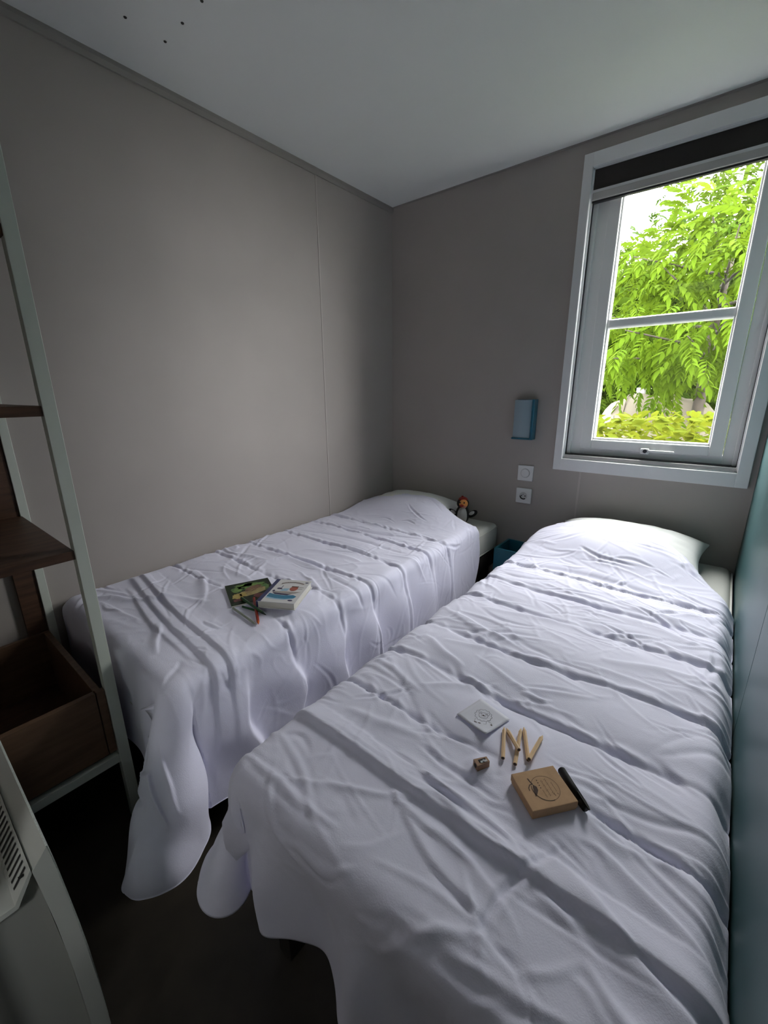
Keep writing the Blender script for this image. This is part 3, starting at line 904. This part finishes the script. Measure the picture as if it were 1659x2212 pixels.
# ------------------------------------------------------------------ penguin toy
pgz = .486
pg = tag(empty('toy_penguin', (.596, 1.985, pgz), math.radians(24)), 'small penguin soft toy sitting on the left bed against the pillow', 'toy')
bm = BM(); ball(bm, (0, 0, .050), .038, .034, .054, 18, 12); obj('body', bm, 'plushblack', pg, True)
bm = BM(); ball(bm, (0, -.013, .048), .029, .028, .050, 18, 12); obj('belly', bm, 'plushgrey', pg, True)
bm = BM(); ball(bm, (0, 0, .112), .033, .031, .031, 18, 12); obj('head', bm, 'plushblack', pg, True)
bm = BM(); ball(bm, (.004, -.018, .115), .024, .020, .023, 16, 10); obj('face', bm, 'plushorange', pg, True)
bm = BM(); ball(bm, (-.004, -.037, .108), .012, .013, .007, 14, 8); obj('beak', bm, 'plushred', pg, True)
bm = BM(); ball(bm, (.010, -.030, .101), .011, .008, .008, 12, 8); obj('cheek', bm, 'plushpink', pg, True)
bm = BM(); ball(bm, (0, .003, .130), .026, .026, .018, 16, 8); ball(bm, (-.004, .004, .147), .007, .007, .007, 10, 6); obj('hat', bm, 'plushred', pg, True)
for sx in (-1, 1):
    bm = BM(); ball(bm, (sx * .054, -.006, .058), .030, .010, .017, 14, 8, Matrix.Rotation(sx * -.60, 4, 'Y')); f_ = obj('flipper', bm, 'plushblack', pg, True)
    bm = BM(); ball(bm, (sx * .050, -.013, .063), .017, .006, .010, 12, 8, Matrix.Rotation(sx * -.60, 4, 'Y')); obj('flipper_lining', bm, 'plushgrey', f_, True)
    bm = BM(); ball(bm, (sx * .018, -.036, .008), .014, .018, .008, 12, 8); obj('foot', bm, 'plushorange', pg, True)
    bm = BM(); ball(bm, (sx * .011 - .002, -.036, .124), .004, .003, .005, 10, 6); obj('eye', bm, 'plushblack', pg, True)

# ------------------------------------------------------------------ things on the right bed
zb = hR(BOXC[0], BOXC[1], .045) + .0005
kb = tag(empty('cardboard_box', (BOXC[0], BOXC[1], zb), math.radians(51)), 'small square brown cardboard box with printed round logo on the right duvet', 'box')
hw, hd_ = .0385, .0330
obj('tray', bx(BM(), -hw, hw, -hd_, hd_, 0, .016, .0012), 'kraft', kb)
lid = obj('lid', bx(BM(), -hw - .0010, hw + .0010, -hd_ - .0010, hd_ + .0010, .0045, .0175, .0010), 'kraft', kb)
zt_ = .01765
def rot90(sh_):
    P, f = sh_
    return [(p[1], -p[0]) for p in P], f
shp = [ring(.002, .002, .0225, .0225, .0007, 48)]
for r_, (x0, x1, yy, am) in enumerate([(-.006, .012, .0165, .0008), (-.014, .016, .0095, .0022), (-.012, .018, .0025, .0022), (.004, .019, -.004, .0010)]):   # script lettering, too small to read
    nq = int((x1 - x0) / .0009)
    pts = [(x0 + q * .0009, yy + am * math.sin(q * 1.9 + r_) * (.5 + .5 * math.sin(q * .7))) for q in range(nq)]
    shp.append(stroke(pts, .00055))
decal('logo_outline', [rot90(q) for q in shp], zt_, 'inklight', lid)
shp = [poly([(-.008, -.015), (-.003, -.0105), (.003, -.0115), (.009, -.0165), (.013, -.0215), (.004, -.0195), (-.003, -.0175)]),
       stroke([(-.020, -.0175), (-.014, -.0165), (-.008, -.015)], .0022),
       stroke([(-.009, -.0150), (-.0085, -.0200), (-.0035, -.0245), (.0015, -.0255)], .0014),
       ring(.002, .002, .0227, .0227, .0012, 30, -.62 * PI, .05 * PI), stroke([(.014, .010), (.018, .011)], .0008), stroke([(.014, .0155), (.0165, .0165)], .0008)]
for q in range(4):
    shp.append(disc(-.0135 + q * .0046, -.0045 - .0003 * q, .0010, .0010, 10))
decal('logo_leaf', [rot90(q) for q in shp], zt_ + .0001, 'ink', lid)

pz = hR(1.556, .614, .03)
bp = tag(empty('black_pen', (1.5525, .6135, pz + .0074), math.radians(-43)), 'thick black pen lying along the far side of the cardboard box', 'pen')
bm = BM(); tube(bm, (-.036, 0, 0), (.022, 0, 0), .0068, .0068, 16); ball(bm, (-.036, 0, 0), .004, .0068, .0068, 12, 8)
obj('barrel', bm, 'black', bp, True)
bm = BM(); tube(bm, (.022, 0, 0), (.034, 0, 0), .0072, .0060, 16); obj('cap', bm, 'black', bp, True)
obj('clip', bx(BM(), .010, .042, -.0015, .0015, .0066, .0086, .0005), 'black', bp)

card = tag(empty('card', (1.361, .675, hR(1.363, .670, .05) + .002), math.radians(-14)), 'white square card printed with a line-drawn lion on the right duvet', 'card')
n = 10; hwc = .0375
V, F = [], []
for i in range(n + 1):
    for j in range(n + 1):
        a, b = i / n * 2 - 1, j / n * 2 - 1
        z = .0035 * max(0, a * .7 + .7 * -b) ** 2 + .0005
        V.append((a * hwc, b * hwc, z))
for i in range(n):
    for j in range(n):
        k = i * (n + 1) + j
        F.append((k, k + n + 1, k + n + 2, k + 1))
pc = link_mesh('sheet', V, F, 'card', card, True)
md = pc.modifiers.new('thickness', 'SOLIDIFY'); md.thickness = .0008; md.offset = -1
def cz(x, y): return .0035 * max(0, x / hwc * .7 + .7 * -y / hwc) ** 2 + .0008
def card_decal(name, shapes, m):
    o = decal(name, shapes, 0, m, card)
    for v in o.data.vertices: v.co.z = cz(v.co.x, v.co.y)
    tag(o, kind='stuff')
th = math.radians(28)
def rt(sh_):
    P, f = sh_
    return [(p[0] * math.cos(th) - p[1] * math.sin(th), p[0] * math.sin(th) + p[1] * math.cos(th)) for p in P], f
mane = []
for i in range(49):
    a = 2 * PI * i / 48
    rr = .0165 + .0012 * math.cos(12 * a)
    mane.append((rr * math.cos(a), rr * math.sin(a) + .003))
lines = [stroke(mane, .0008), ring(0, .003, .0095, .0085, .0007, 32), ring(-.0085, .010, .003, .003, .0006, 16), ring(.0085, .010, .003, .003, .0006, 16),
         ring(0, .0005, .0045, .0035, .0005, 18), stroke([(-.013, -.011), (-.013, -.020), (-.008, -.021)], .0007), stroke([(.009, -.012), (.010, -.020), (.005, -.021)], .0007),
         stroke([(.012, -.010), (.019, -.013), (.021, -.017)], .0006)]
card_decal('lion_outline', [rt(s_) for s_ in lines], 'inkgrey')
card_decal('lion_details', [rt(s_) for s_ in [disc(0, .003, .0022, .0017, 14), disc(-.004, .0065, .0008, .0010, 10), disc(.004, .0065, .0008, .001, 10), disc(-.0105, -.0215, .0032, .0012, 12), disc(-.003, -.0215, .003, .0012, 12), disc(.020, -.018, .0022, .0016, 12, -.5)]], 'ink')

def pencil(p0, p1, z, label, mbody, mtip, group, r=.0036, tipl=.012, dz=0.0, name='pencil'):
    p0, p1 = Vector((*p0, 0)), Vector((*p1, 0))      # p0 = point end, p1 = flat end
    d = p1 - p0
    o = tag(empty(name, (*((p0 + p1) / 2).xy, z), math.atan2(d.y, d.x)), label, 'pencil', group)
    L = d.length
    bm = BM(); tube(bm, (-L / 2 + tipl, 0, r), (L / 2, 0, r + dz), r, r, 6); obj('barrel', bm, mbody, o)
    bm = BM(); tube(bm, (-L / 2, 0, r - dz * .1), (-L / 2 + tipl, 0, r), .0006, r * .96, 10); obj('point', bm, mtip, o)
    bm = BM(); tube(bm, (L / 2 - .0005, 0, r + dz), (L / 2 + .0006, 0, r + dz), r * .75, r * .75, 10); obj('end', bm, 'lead', o)
    return o
PG = 'short wooden pencils by the cardboard box'
zp = max(hR(1.44, .65, .03), hR(1.42, .64, .03)) + .0003
for i, (a, b, lab, up) in enumerate([
        ((1.407, .673), (1.435, .603), 'short natural wood pencil nearest the lion card, leftmost of the zigzag', 0),
        ((1.411, .674), (1.453, .630), 'short natural wood pencil crossing over another, second from the lion card', .0075),
        ((1.434, .690), (1.457, .604), 'short natural wood pencil partly under its neighbour, middle one of the zigzag', 0),
        ((1.437, .697), (1.472, .627), 'short natural wood pencil second from the right, meeting the last at its blunt end', 0),
        ((1.473, .699), (1.475, .622), 'short natural wood pencil at the right end of the zigzag', .0075)]):
    pencil(a, b, zp + (0.0005 if up else 0), lab, 'pencilwood', 'pencilwood', PG, .0038, .010, up)

zs = hR(1.411, .567, .016)
sp_ = tag(empty('pencil_sharpener', (1.411, .567, zs), math.radians(57)), 'small wooden pencil sharpener on the right duvet left of the pencils', 'sharpener')
bm = BM(); prism(bm, [(-.0125, -.0075), (.0125, -.0055), (.0125, .0055), (-.0125, .0075)], 0, .012, 'z')
obj('block', bm, 'sharp', sp_)
obj('slot', bx(BM(), -.006, .008, -.0025, .0035, .0118, .0124), 'dark', sp_)
obj('blade', bx(BM(), -.004, .009, -.0045, -.0005, .0122, .0131), 'steel', sp_)
bm = BM(); tube(bm, (.002, -.002, .013), (.002, -.002, .0145), .0018, .0018, 10); obj('screw', bm, 'steel', sp_)
bm = BM(); tube(bm, (-.0120, 0, .006), (-.0130, 0, .006), .0038, .0038, 14); obj('hole', bm, 'dark', sp_)

# ------------------------------------------------------------------ books and pencils on the left bed
def quad_frame(A, B, D):
    """origin A, x towards B, y towards D"""
    A, B, D = Vector(A), Vector(B), Vector(D)
    return A, (B - A), (D - A)
# green picture book
A = (.470, .603); 
zbk = max(hL(.500, .70, .06), hL(.45, .70, .04)) + .0003
gb = tag(empty('picture_book', (.5055, .709, zbk), math.radians(66)), 'thin dark green jungle picture book, left one on the left duvet', 'book', 'books on the left bed')
gw, gh = .145, .158       # local x along the far edge, local y towards the wall
obj('pages', bx(BM(), -gw / 2 + .002, gw / 2 - .001, -gh / 2 + .002, gh / 2 - .002, .001, .0052), 'paper', gb)
gc = obj('cover', bx(BM(), -gw / 2, gw / 2, -gh / 2, gh / 2, .0051, .0065, .0005), 'jungle', gb)
obj('back_cover', bx(BM(), -gw / 2, gw / 2, -gh / 2, gh / 2, 0, .0012, .0004), 'whitecover', gb)
zc_ = .0066
def blob(cx, cy, rx, ry, seed, rot=0.0, n=22):
    rr = random.Random(seed)
    P = []
    for i in range(n):
        a = 2 * PI * i / n
        k = 1 + rr.uniform(-.22, .22)
        x, y = rx * k * math.cos(a), ry * k * math.sin(a)
        P.append((cx + x * math.cos(rot) - y * math.sin(rot), cy + x * math.sin(rot) + y * math.cos(rot)))
    return P, [tuple(range(n))]
decal('foliage_print', [blob(.010, .030, .045, .018, 1), blob(-.040, .022, .022, .014, 2), blob(.045, .010, .022, .020, 3), blob(-.015, .040, .030, .010, 5)], zc_, 'leafgreen', gc)
decal('scroll_print', [poly([(-.052, -.012), (-.030, .004), (.000, .006), (.035, .016), (.052, .008), (.046, -.012), (.012, -.022), (-.02, -.026)])], zc_ + .0001, 'tanprint', gc)
decal('ochre_print', [blob(-.048, -.016, .018, .016, 7), blob(-.028, -.012, .012, .012, 8)], zc_ + .0002, 'ochre', gc)
decal('creature_print', [blob(.012, .018, .030, .010, 9, .25), stroke([(-.018, .004), (.004, .000), (.030, .012), (.046, .010)], .005)], zc_ + .0003, 'brownprint', gc)
decal('red_patch', [blob(.020, -.034, .018, .013, 12)], zc_ + .0003, 'redprint', gc)
decal('red_patch', [blob(-.050, -.038, .016, .008, 13)], zc_ + .0003, 'redprint', gc)
lt = []
for q in range(11):               # small unreadable title marks on the scroll
    x0 = -.018 + q * .0055; y0 = -.012 + q * .0016
    lt += [stroke([(x0, y0), (x0 + .0015, y0 + .004), (x0 + .003, y0 + .0005)], .0009)]
decal('title_marks', lt, zc_ + .0004, 'ink', gc)

# white boat book, thicker
for _c in gc.children:
    _c.scale = (.96, 1.3, 1)
zwb = max(hL(.67, .76, .05), zbk + .0072)
wbk = tag(empty('hardback_book', (.635, .752, zwb), math.radians(29)), 'thick white book with a boat on blue sea, right one on the left duvet', 'book', 'books on the left bed')
ww, wh, wt = .122, .158, .023     # local x along the reading width, local y up the page
wang = math.radians(27)
obj('pages', bx(BM(), -ww / 2 + .003, ww / 2 - .003, -wh / 2 + .003, wh / 2 - .003, .0015, wt - .0015), 'paper', wbk)
wc = obj('front_cover', bx(BM(), -ww / 2, ww / 2, -wh / 2, wh / 2, wt - .002, wt, .0006), 'whitecover', wbk)
obj('back_cover', bx(BM(), -ww / 2, ww / 2, -wh / 2, wh / 2, 0, .002, .0006), 'whitecover', wbk)
obj('spine', bx(BM(), -ww / 2 - .0015, -ww / 2 + .003, -wh / 2, wh / 2, 0, wt, .001), 'navy', wbk)
zc_ = wt + .0001
decal('spine_band', [poly([(-ww / 2, -wh / 2), (-ww / 2 + .013, -wh / 2), (-ww / 2 + .013, wh / 2), (-ww / 2, wh / 2)])], zc_, 'navy', wc)
decal('sea_print', [poly([(-.044, -.022), (-.020, -.030), (.010, -.032), (.036, -.026), (.050, -.034), (.046, -.046), (.020, -.054), (-.012, -.054), (-.044, -.046)])], zc_, 'sea', wc)
decal('foam_print', [poly([(-.044, -.046), (-.012, -.054), (.020, -.054), (.046, -.046), (.044, -.051), (.018, -.060), (-.014, -.060), (-.044, -.054)])], zc_ + .0001, 'sealight', wc)
decal('hull_print', [poly([(-.038, -.008), (.046, -.004), (.054, -.002), (.038, -.016), (.020, -.022), (-.036, -.018)])], zc_ + .0002, 'boat', wc)
decal('keel_print', [poly([(-.036, -.018), (.020, -.022), (.030, -.019), (.018, -.030), (-.024, -.028)]), disc(-.026, .012, .007, .005, 14), disc(-.037, -.006, .004, .006, 12), disc(-.018, .010, .004, .003, 10), stroke([(-.020, .012), (-.020, .034)], .0025)], zc_ + .0003, 'navyhull', wc)
decal('cabin_print', [poly([(-.018, -.004), (.006, -.002), (.008, .016), (-.010, .014)])], zc_ + .0002, 'sealight', wc)
decal('round_print', [disc(.022, .016, .013, .016, 24)], zc_ + .0004, 'redround', wc)
tl = []
for q in range(14):              # the heading, a row of small dark letters too soft to read
    x0 = -.030 + q * .0054
    y0 = .060 - .00004 * (q - 7) ** 2 * 6
    tl += [stroke([(x0, y0 - .0045), (x0 + .001, y0 + .0045)], .0022), stroke([(x0 + .0008, y0), (x0 + .0040, y0 + .0005)], .0024)]
tl += [stroke([(.038 + q * .0035, .026 + .001 * (q % 2)), (.040 + q * .0035, .0285)], .0022) for q in range(4)]
tl += [stroke([(.034 + q * .0035, .014 + .001 * (q % 2)), (.036 + q * .0035, .0165)], .0022) for q in range(5)]
tl += [stroke([(.012 - .002, .030), (.034, .030)], .006)]
decal('title_print', tl, zc_ + .0005, 'titlebrown', wc)
decal('badge_print', [disc(.050, .062, .006, .0035, 14)], zc_ + .0005, 'navyhull', wc)
decal('badge_print', [disc(.040, -.062, .008, .0045, 16)], zc_ + .0005, 'navyhull', wc)

CG = 'coloured pencils by the books'
zq = max(hL(.65, .63, .04), hL(.60, .64, .03)) + .0004
pencil((.688, .638), (.535, .655), zq + .009, 'dark green pencil lying across the others below the books', 'greenpen', 'tip', CG, .0042, .022, 0, 'coloured_pencil')
pencil((.699, .603), (.567, .679), zq, 'red pencil with orange band below the books', 'redpen', 'orangetip', CG, .0046, .014, .008, 'coloured_pencil')
pencil((.694, .598), (.556, .611), zq, 'pale grey-green pencil nearest the bed foot', 'greypen', 'greypen', CG, .0036, .014, 0, 'coloured_pencil')
pencil((.640, .648), (.572, .634), zq + .0005, 'short green pencil half hidden under the dark green one', 'greenpen', 'greenpen', CG, .0034, .012, 0, 'coloured_pencil')

# ------------------------------------------------------------------ garden outside the window
gr = struct(box('ground', -14, 16, YB + .2, 30, -.75, -.62, 'grass'), 'grass outside the window', 'ground')
gr['kind'] = 'structure'
L0 = np.random.RandomState(3)

def leaflet_pts(n=5):
    """half-folded pointed leaflet along +x, unit length; returns verts, faces"""
    xs = [0, .28, .62, 1.0]
    ws = [.0, .16, .13, 0]
    V = [(0, 0, 0), (.30, .17, .04), (.34, 0, -.015), (.30, -.17, .04), (.66, .12, .01), (.68, 0, -.05), (.66, -.12, .01), (1, 0, -.13)]
    F = [(0, 2, 1), (0, 3, 2), (1, 2, 5, 4), (2, 3, 6, 5), (4, 5, 7), (5, 6, 7)]
    return np.array(V), F

def compound_leaf(pairs, size, droop, seed):
    """pinnate leaf: paired leaflets along a drooping stalk that runs along +x"""
    rs = np.random.RandomState(seed)
    lv, lf = leaflet_pts()
    V, F = [], []
    def add(M3, t, s):
        k = len(V)
        for p in lv:
            V.append(tuple(M3 @ (p * s) + t))
        F.extend([tuple(i + k for i in f) for f in lf])
    Lr = size * pairs * .36
    def sp_at(q):
        return np.array([Lr * q, 0, -droop * Lr * q * q])
    k0 = len(V)
    for q in range(5):                     # thin rachis
        p = sp_at(q / 4); V.extend([(p[0], .004 * size * 4, p[2]), (p[0], -.004 * size * 4, p[2])])
    for q in range(4):
        F.append((k0 + 2 * q, k0 + 2 * q + 1, k0 + 2 * q + 3, k0 + 2 * q + 2))
    for i in range(pairs):
        q = .25 + .7 * i / max(1, pairs - 1)
        for s_ in (-1, 1):
            a = s_ * (1.05 - .25 * q) + rs.normal(0, .08)
            dn = .35 + .5 * droop * q + rs.normal(0, .1)
            ca, sa, cd, sd = math.cos(a), math.sin(a), math.cos(dn), math.sin(dn)
            Rz = np.array([[ca, -sa, 0], [sa, ca, 0], [0, 0, 1]])
            Ry = np.array([[cd, 0, sd], [0, 1, 0], [-sd, 0, cd]])
            add(Rz @ Ry, sp_at(q), size * (1 - .25 * abs(q - .55)) * rs.uniform(.9, 1.1))
    dn = .5 + droop
    cd, sd = math.cos(dn), math.sin(dn)
    add(np.array([[cd, 0, sd], [0, 1, 0], [-sd, 0, cd]]), sp_at(1.0), size * 1.1)
    return np.array(V), F

def scatter_mesh(name, variants, pos, dirs, scl, m, parent, seed):
    """one mesh of many leaves; dirs = outward direction per leaf"""
    rs = np.random.RandomState(seed)
    Vs, Fs, off = [], [], 0
    for p, d, s in zip(pos, dirs, scl):
        v, f = variants[rs.randint(len(variants))]
        R = frame(d, rs.normal(0, .5))
        Vs.append((v * s) @ R.T + p)
        Fs.extend([tuple(i + off for i in q) for q in f])
        off += len(v)
    o = link_mesh2(name, np.concatenate(Vs), Fs, m, parent)
    return o

def frame(d, roll=0.0):
    d = np.asarray(d, float); d = d / (np.linalg.norm(d) + 1e-9)
    up = np.array([0, 0, 1.0])
    y = np.cross(up, d); l = np.linalg.norm(y)
    y = y / l if l > 1e-4 else np.array([0, 1.0, 0])
    z = np.cross(d, y)
    c, s = math.cos(roll), math.sin(roll)
    y2, z2 = y * c + z * s, z * c - y * s
    return np.stack([d, y2, z2], 1)

def link_mesh2(name, V, F, m, parent):
    me = bpy.data.meshes.new(name)
    me.from_pydata(V.tolist(), [], F)
    me.update()
    return link_me(name, me, m, parent, True)

def crown_points(n, c, rad, rs, shell=.55):
    P, D = [], []
    while len(P) < n:
        v = rs.normal(0, 1, 3); v /= np.linalg.norm(v)
        k = shell + (1 - shell) * rs.rand() ** .6
        k *= 1 + .14 * math.sin(5 * v[0] + 3 * v[2]) + .10 * math.sin(9 * v[1] + 7 * v[2])
        P.append(np.array(c) + v * k * np.array(rad))
        D.append(v)
    return np.array(P), np.array(D)

simple = [leaflet_pts()]
comp_far = [compound_leaf(3, .12, .5, s) for s in (1, 2, 3)]
comp_mid = [compound_leaf(4, .13, .6, s) for s in (4, 5, 6)]

def tree(name, label, base, crown_c, rad, n, variants, m, size, seed, group=None, nbranch=7):
    rs = np.random.RandomState(seed)
    t = tag(empty(name, base), label, 'tree', group)
    b = np.array(base)
    P, D = crown_points(n, np.array(crown_c) - b, rad, rs)
    D = D * .8 + rs.normal(0, .5, D.shape); D[:, 2] -= .25
    fo = scatter_mesh('foliage', variants, P, D, rs.uniform(.75, 1.25, n) * size, m, t, seed)
    tag(fo, kind='stuff')
    P, D = crown_points(1500, np.array(crown_c) - b, tuple(np.array(rad) * .8), rs, .15)      # dense inner foliage
    D = rs.normal(0, 1, D.shape)
    fo = scatter_mesh('inner_foliage', simple, P, D, rs.uniform(.22, .42, len(P)), m, t, seed + 1); tag(fo, kind='stuff')
    bm = BM(); cc = np.array(crown_c) - b
    tube(bm, (0, 0, 0), tuple(cc * .55), .11, .07, 9); tube(bm, tuple(cc * .55), tuple(cc * 1.2), .07, .02, 8)
    obj('trunk', bm, 'bark', t, True)
    for i in range(nbranch):
        v = rs.normal(0, 1, 3); v[2] = abs(v[2]) * .5; v /= np.linalg.norm(v)
        bm = BM(); s_ = cc * rs.uniform(.45, .85)
        tube(bm, tuple(s_), tuple(s_ + v * np.array(rad) * .8), .03, .006, 6)
        obj('branch', bm, 'bark', t, True)
    return t

TG = 'trees beyond the hedge'
tree('leafy_tree', 'tall bright green tree against the white sky at the window top right', (2.0, 9.6, -.62), (1.9, 9.4, 2.7), (2.0, 1.5, 2.35), 2200, comp_far, 'leaf_tree', 1.0, 51, TG)
tree('leafy_tree', 'lower rounded green tree on the left half of the window view', (-.55, 9.0, -.62), (-.55, 8.8, 1.9), (1.7, 1.4, 1.85), 2000, comp_far, 'leaf_tree', 1.0, 52, TG)
tree('leafy_tree', 'dark tree filling the gap behind the two nearer ones', (.6, 12.4, -.62), (.6, 12.3, 2.3), (2.8, 1.4, 2.6), 1500, comp_far, 'leaf_far', 1.35, 53, TG)
tree('leafy_tree', 'green tree far to the left outside the window', (-4.4, 10.5, -.62), (-4.4, 10.4, 2.0), (2.4, 1.5, 2.3), 900, comp_far, 'leaf_far', 1.3, 54, TG)
tree('leafy_tree', 'green tree far to the right outside the window', (5.6, 10.0, -.62), (5.6, 9.9, 2.2), (2.4, 1.5, 2.5), 900, comp_far, 'leaf_tree', 1.3, 55, TG)

# the near tree with large drooping compound leaves: the leaves in view are parts of their own
nt_ = tag(empty('feather_leaf_tree', (1.35, 5.9, -.62)), 'near tree with large drooping feathery leaves in the lower half of the window', 'tree')
rs = np.random.RandomState(77)
near_meshes = []
for s in range(4):
    v, f = compound_leaf(5, .105, .75, 100 + s)
    me = bpy.data.meshes.new('leaf'); me.from_pydata(v.tolist(), [], f); me.update()
    me.materials.append(M['leaf_near']); me.polygons.foreach_set('use_smooth', [True] * len(me.polygons))
    near_meshes.append((me, (v, f)))
boughs = []
for (bx_, by_, bz_, ex, ey, ez) in [(1.35, 5.9, 1.6, .75, 4.7, 1.72), (1.35, 5.9, 1.5, 1.25, 4.6, 1.62), (1.35, 5.9, 1.7, 1.65, 4.7, 1.95), (1.35, 5.9, 1.9, .95, 4.9, 2.25),
                                    (1.35, 5.9, 2.0, 1.45, 4.8, 2.45), (1.35, 5.9, 1.8, .35, 5.2, 1.95), (1.35, 5.9, 2.2, 1.9, 5.0, 2.6), (1.35, 5.9, 1.4, 2.0, 5.0, 1.7), (1.35, 5.9, 2.3, .6, 5.4, 2.5),
                                    (1.35, 5.9, 1.5, .55, 5.0, 1.50), (1.35, 5.9, 2.0, 2.4, 5.4, 2.2), (1.35, 5.9, 2.3, 1.2, 5.3, 2.75)]:
    boughs.append(((bx_, by_, bz_), (ex, ey, ez)))
base = np.array((1.35, 5.9, -.62))
bm = BM(); tube(bm, (0, 0, 0), (0, 0, 2.4), .08, .045, 9); tube(bm, (0, 0, 2.4), (.05, .1, 3.3), .045, .02, 8); obj('trunk', bm, 'bark', nt_, True)
cnt = 0
for (a, b) in boughs:
    a, b = np.array(a), np.array(b)
    bm = BM(); tube(bm, tuple(a - base), tuple(b - base), .018, .005, 6); obj('branch', bm, 'bark', nt_, True)
    for k in range(20):
        t = .25 + .75 * rs.rand() ** .7
        p = a + (b - a) * t + rs.normal(0, .10, 3)
        d = (b - a) / np.linalg.norm(b - a) * .7 + np.array([rs.normal(0, .8), rs.normal(-.2, .4), rs.normal(-.25, .25)])
        R = frame(d, rs.normal(0, .3))
        me = near_meshes[rs.randint(4)][0]
        o = bpy.data.objects.new('leaf', me); COL.objects.link(o); o.parent = nt_
        s = rs.uniform(.8, 1.25)
        mw = np.eye(4); mw[:3, :3] = R * s; mw[:3, 3] = p - base
        o.matrix_local = Matrix(mw.tolist())
        cnt += 1
P, D = crown_points(420, (0, .2, 2.75), (1.25, .8, 1.1), rs, .35)
fo = scatter_mesh('foliage', [m_[1] for m_ in near_meshes], P, D, rs.uniform(.8, 1.2, len(P)), 'leaf_near', nt_, 9); tag(fo, kind='stuff')

# low yellow-green hedge close to the window
hg = tag(empty('hedge', (1.2, 3.55, -.62)), 'low yellow-green leafy hedge just outside the window', 'hedge')
hv = []
for s in range(3):
    v, f = leaflet_pts(); v = v * np.array([.085, .125, .085])
    me = bpy.data.meshes.new('leaf'); me.from_pydata(v.tolist(), [], f); me.update()
    me.materials.append(M['leaf_hedge']); me.polygons.foreach_set('use_smooth', [True] * len(me.polygons))
    hv.append((me, (v, f)))
rs = np.random.RandomState(21)
topn = Noise1(64, 8)
def hedge_leaf():
    x = rs.uniform(-.9, 1.3)
    return x
for i in range(290):
    x = rs.uniform(-.65, .55)
    y = rs.uniform(-.45, .35)
    z = 1.60 + .05 * float(topn(np.array(x * 4.0))) - abs(rs.normal(0, .05)) - .10 * max(0, y)
    d = np.array([rs.normal(0, 1), rs.normal(-.4, .8), rs.normal(.25, .4)])
    R = frame(d, rs.normal(0, .6)); s = rs.uniform(.7, 1.3)
    o = bpy.data.objects.new('leaf', hv[i % 3][0]); COL.objects.link(o); o.parent = hg
    mw = np.eye(4); mw[:3, :3] = R * s; mw[:3, 3] = (x, y, z)
    o.matrix_local = Matrix(mw.tolist())
n = 5200
P = np.stack([rs.uniform(-3.6, 3.6, n), rs.uniform(-.5, .45, n), np.zeros(n)], 1)
P[:, 2] = np.where(rs.rand(n) < .6, 1.52 + .05 * topn(P[:, 0] * 4.0) - np.abs(rs.normal(0, .10, n)), rs.uniform(.1, 1.5, n))
D = np.stack([rs.normal(0, 1, n), rs.normal(-.3, .9, n), rs.normal(.2, .5, n)], 1)
fo = scatter_mesh('foliage', [h_[1] for h_ in hv], P, D, rs.uniform(.7, 1.3, n), 'leaf_hedge', hg, 14); tag(fo, kind='stuff')
for i in range(14):
    bm = BM(); x = -3.4 + i * .52
    tube(bm, (x, 0, 0), (x + rs.normal(0, .1), rs.normal(0, .1), 1.45), .014, .005, 6); obj('stem', bm, 'bark', hg, True)

# tan tarpaulin-covered mound beyond the hedge and a small white post
tpn = tag(empty('covered_trailer', (.92, 6.6, -.62)), 'low tan tarpaulin cover seen behind the hedge', 'cover')
V, F = [], []
n, k = 26, 14
for i in range(n + 1):
    for j in range(k + 1):
        a, b = i / n * 2 - 1, j / k * 2 - 1
        pr = (max(0, 1 - abs(a) ** 3.5) ** .5) * (max(0, 1 - abs(b) ** 3) ** .5)
        z = .02 + 1.72 * pr ** .55 * (1 - .03 * a) + .02 * math.sin(14 * a + 3 * b)
        V.append((a * .80, b * .55, max(0, z)))
for i in range(n):
    for j in range(k):
        q = i * (k + 1) + j
        F.append((q, q + k + 1, q + k + 2, q + 1))
link_mesh('tarpaulin', V, F, 'tarp', tpn, True)
for s in (-.45, .0, .45):
    bm = BM()
    for q in range(8):
        b0, b1 = -1 + q * .25, -1 + (q + 1) * .25
        pz = lambda b: .035 + 1.72 * ((max(0, 1 - abs(s) ** 3.5) ** .5) * (max(0, 1 - abs(b) ** 3) ** .5)) ** .55 * (1 - .03 * s)
        tube(bm, (s * .8, b0 * .55, max(.03, pz(b0))), (s * .8, b1 * .55, max(.03, pz(b1))), .009, .009, 5)
    obj('strap', bm, 'tarp', tpn, True)
bm = BM(); bx(bm, .49, .60, 7.4, 7.5, -.62, 1.22, .004)
wp = obj('marker_post', bm, 'sitewhite'); tag(wp, 'short white post behind the tan cover', 'post')
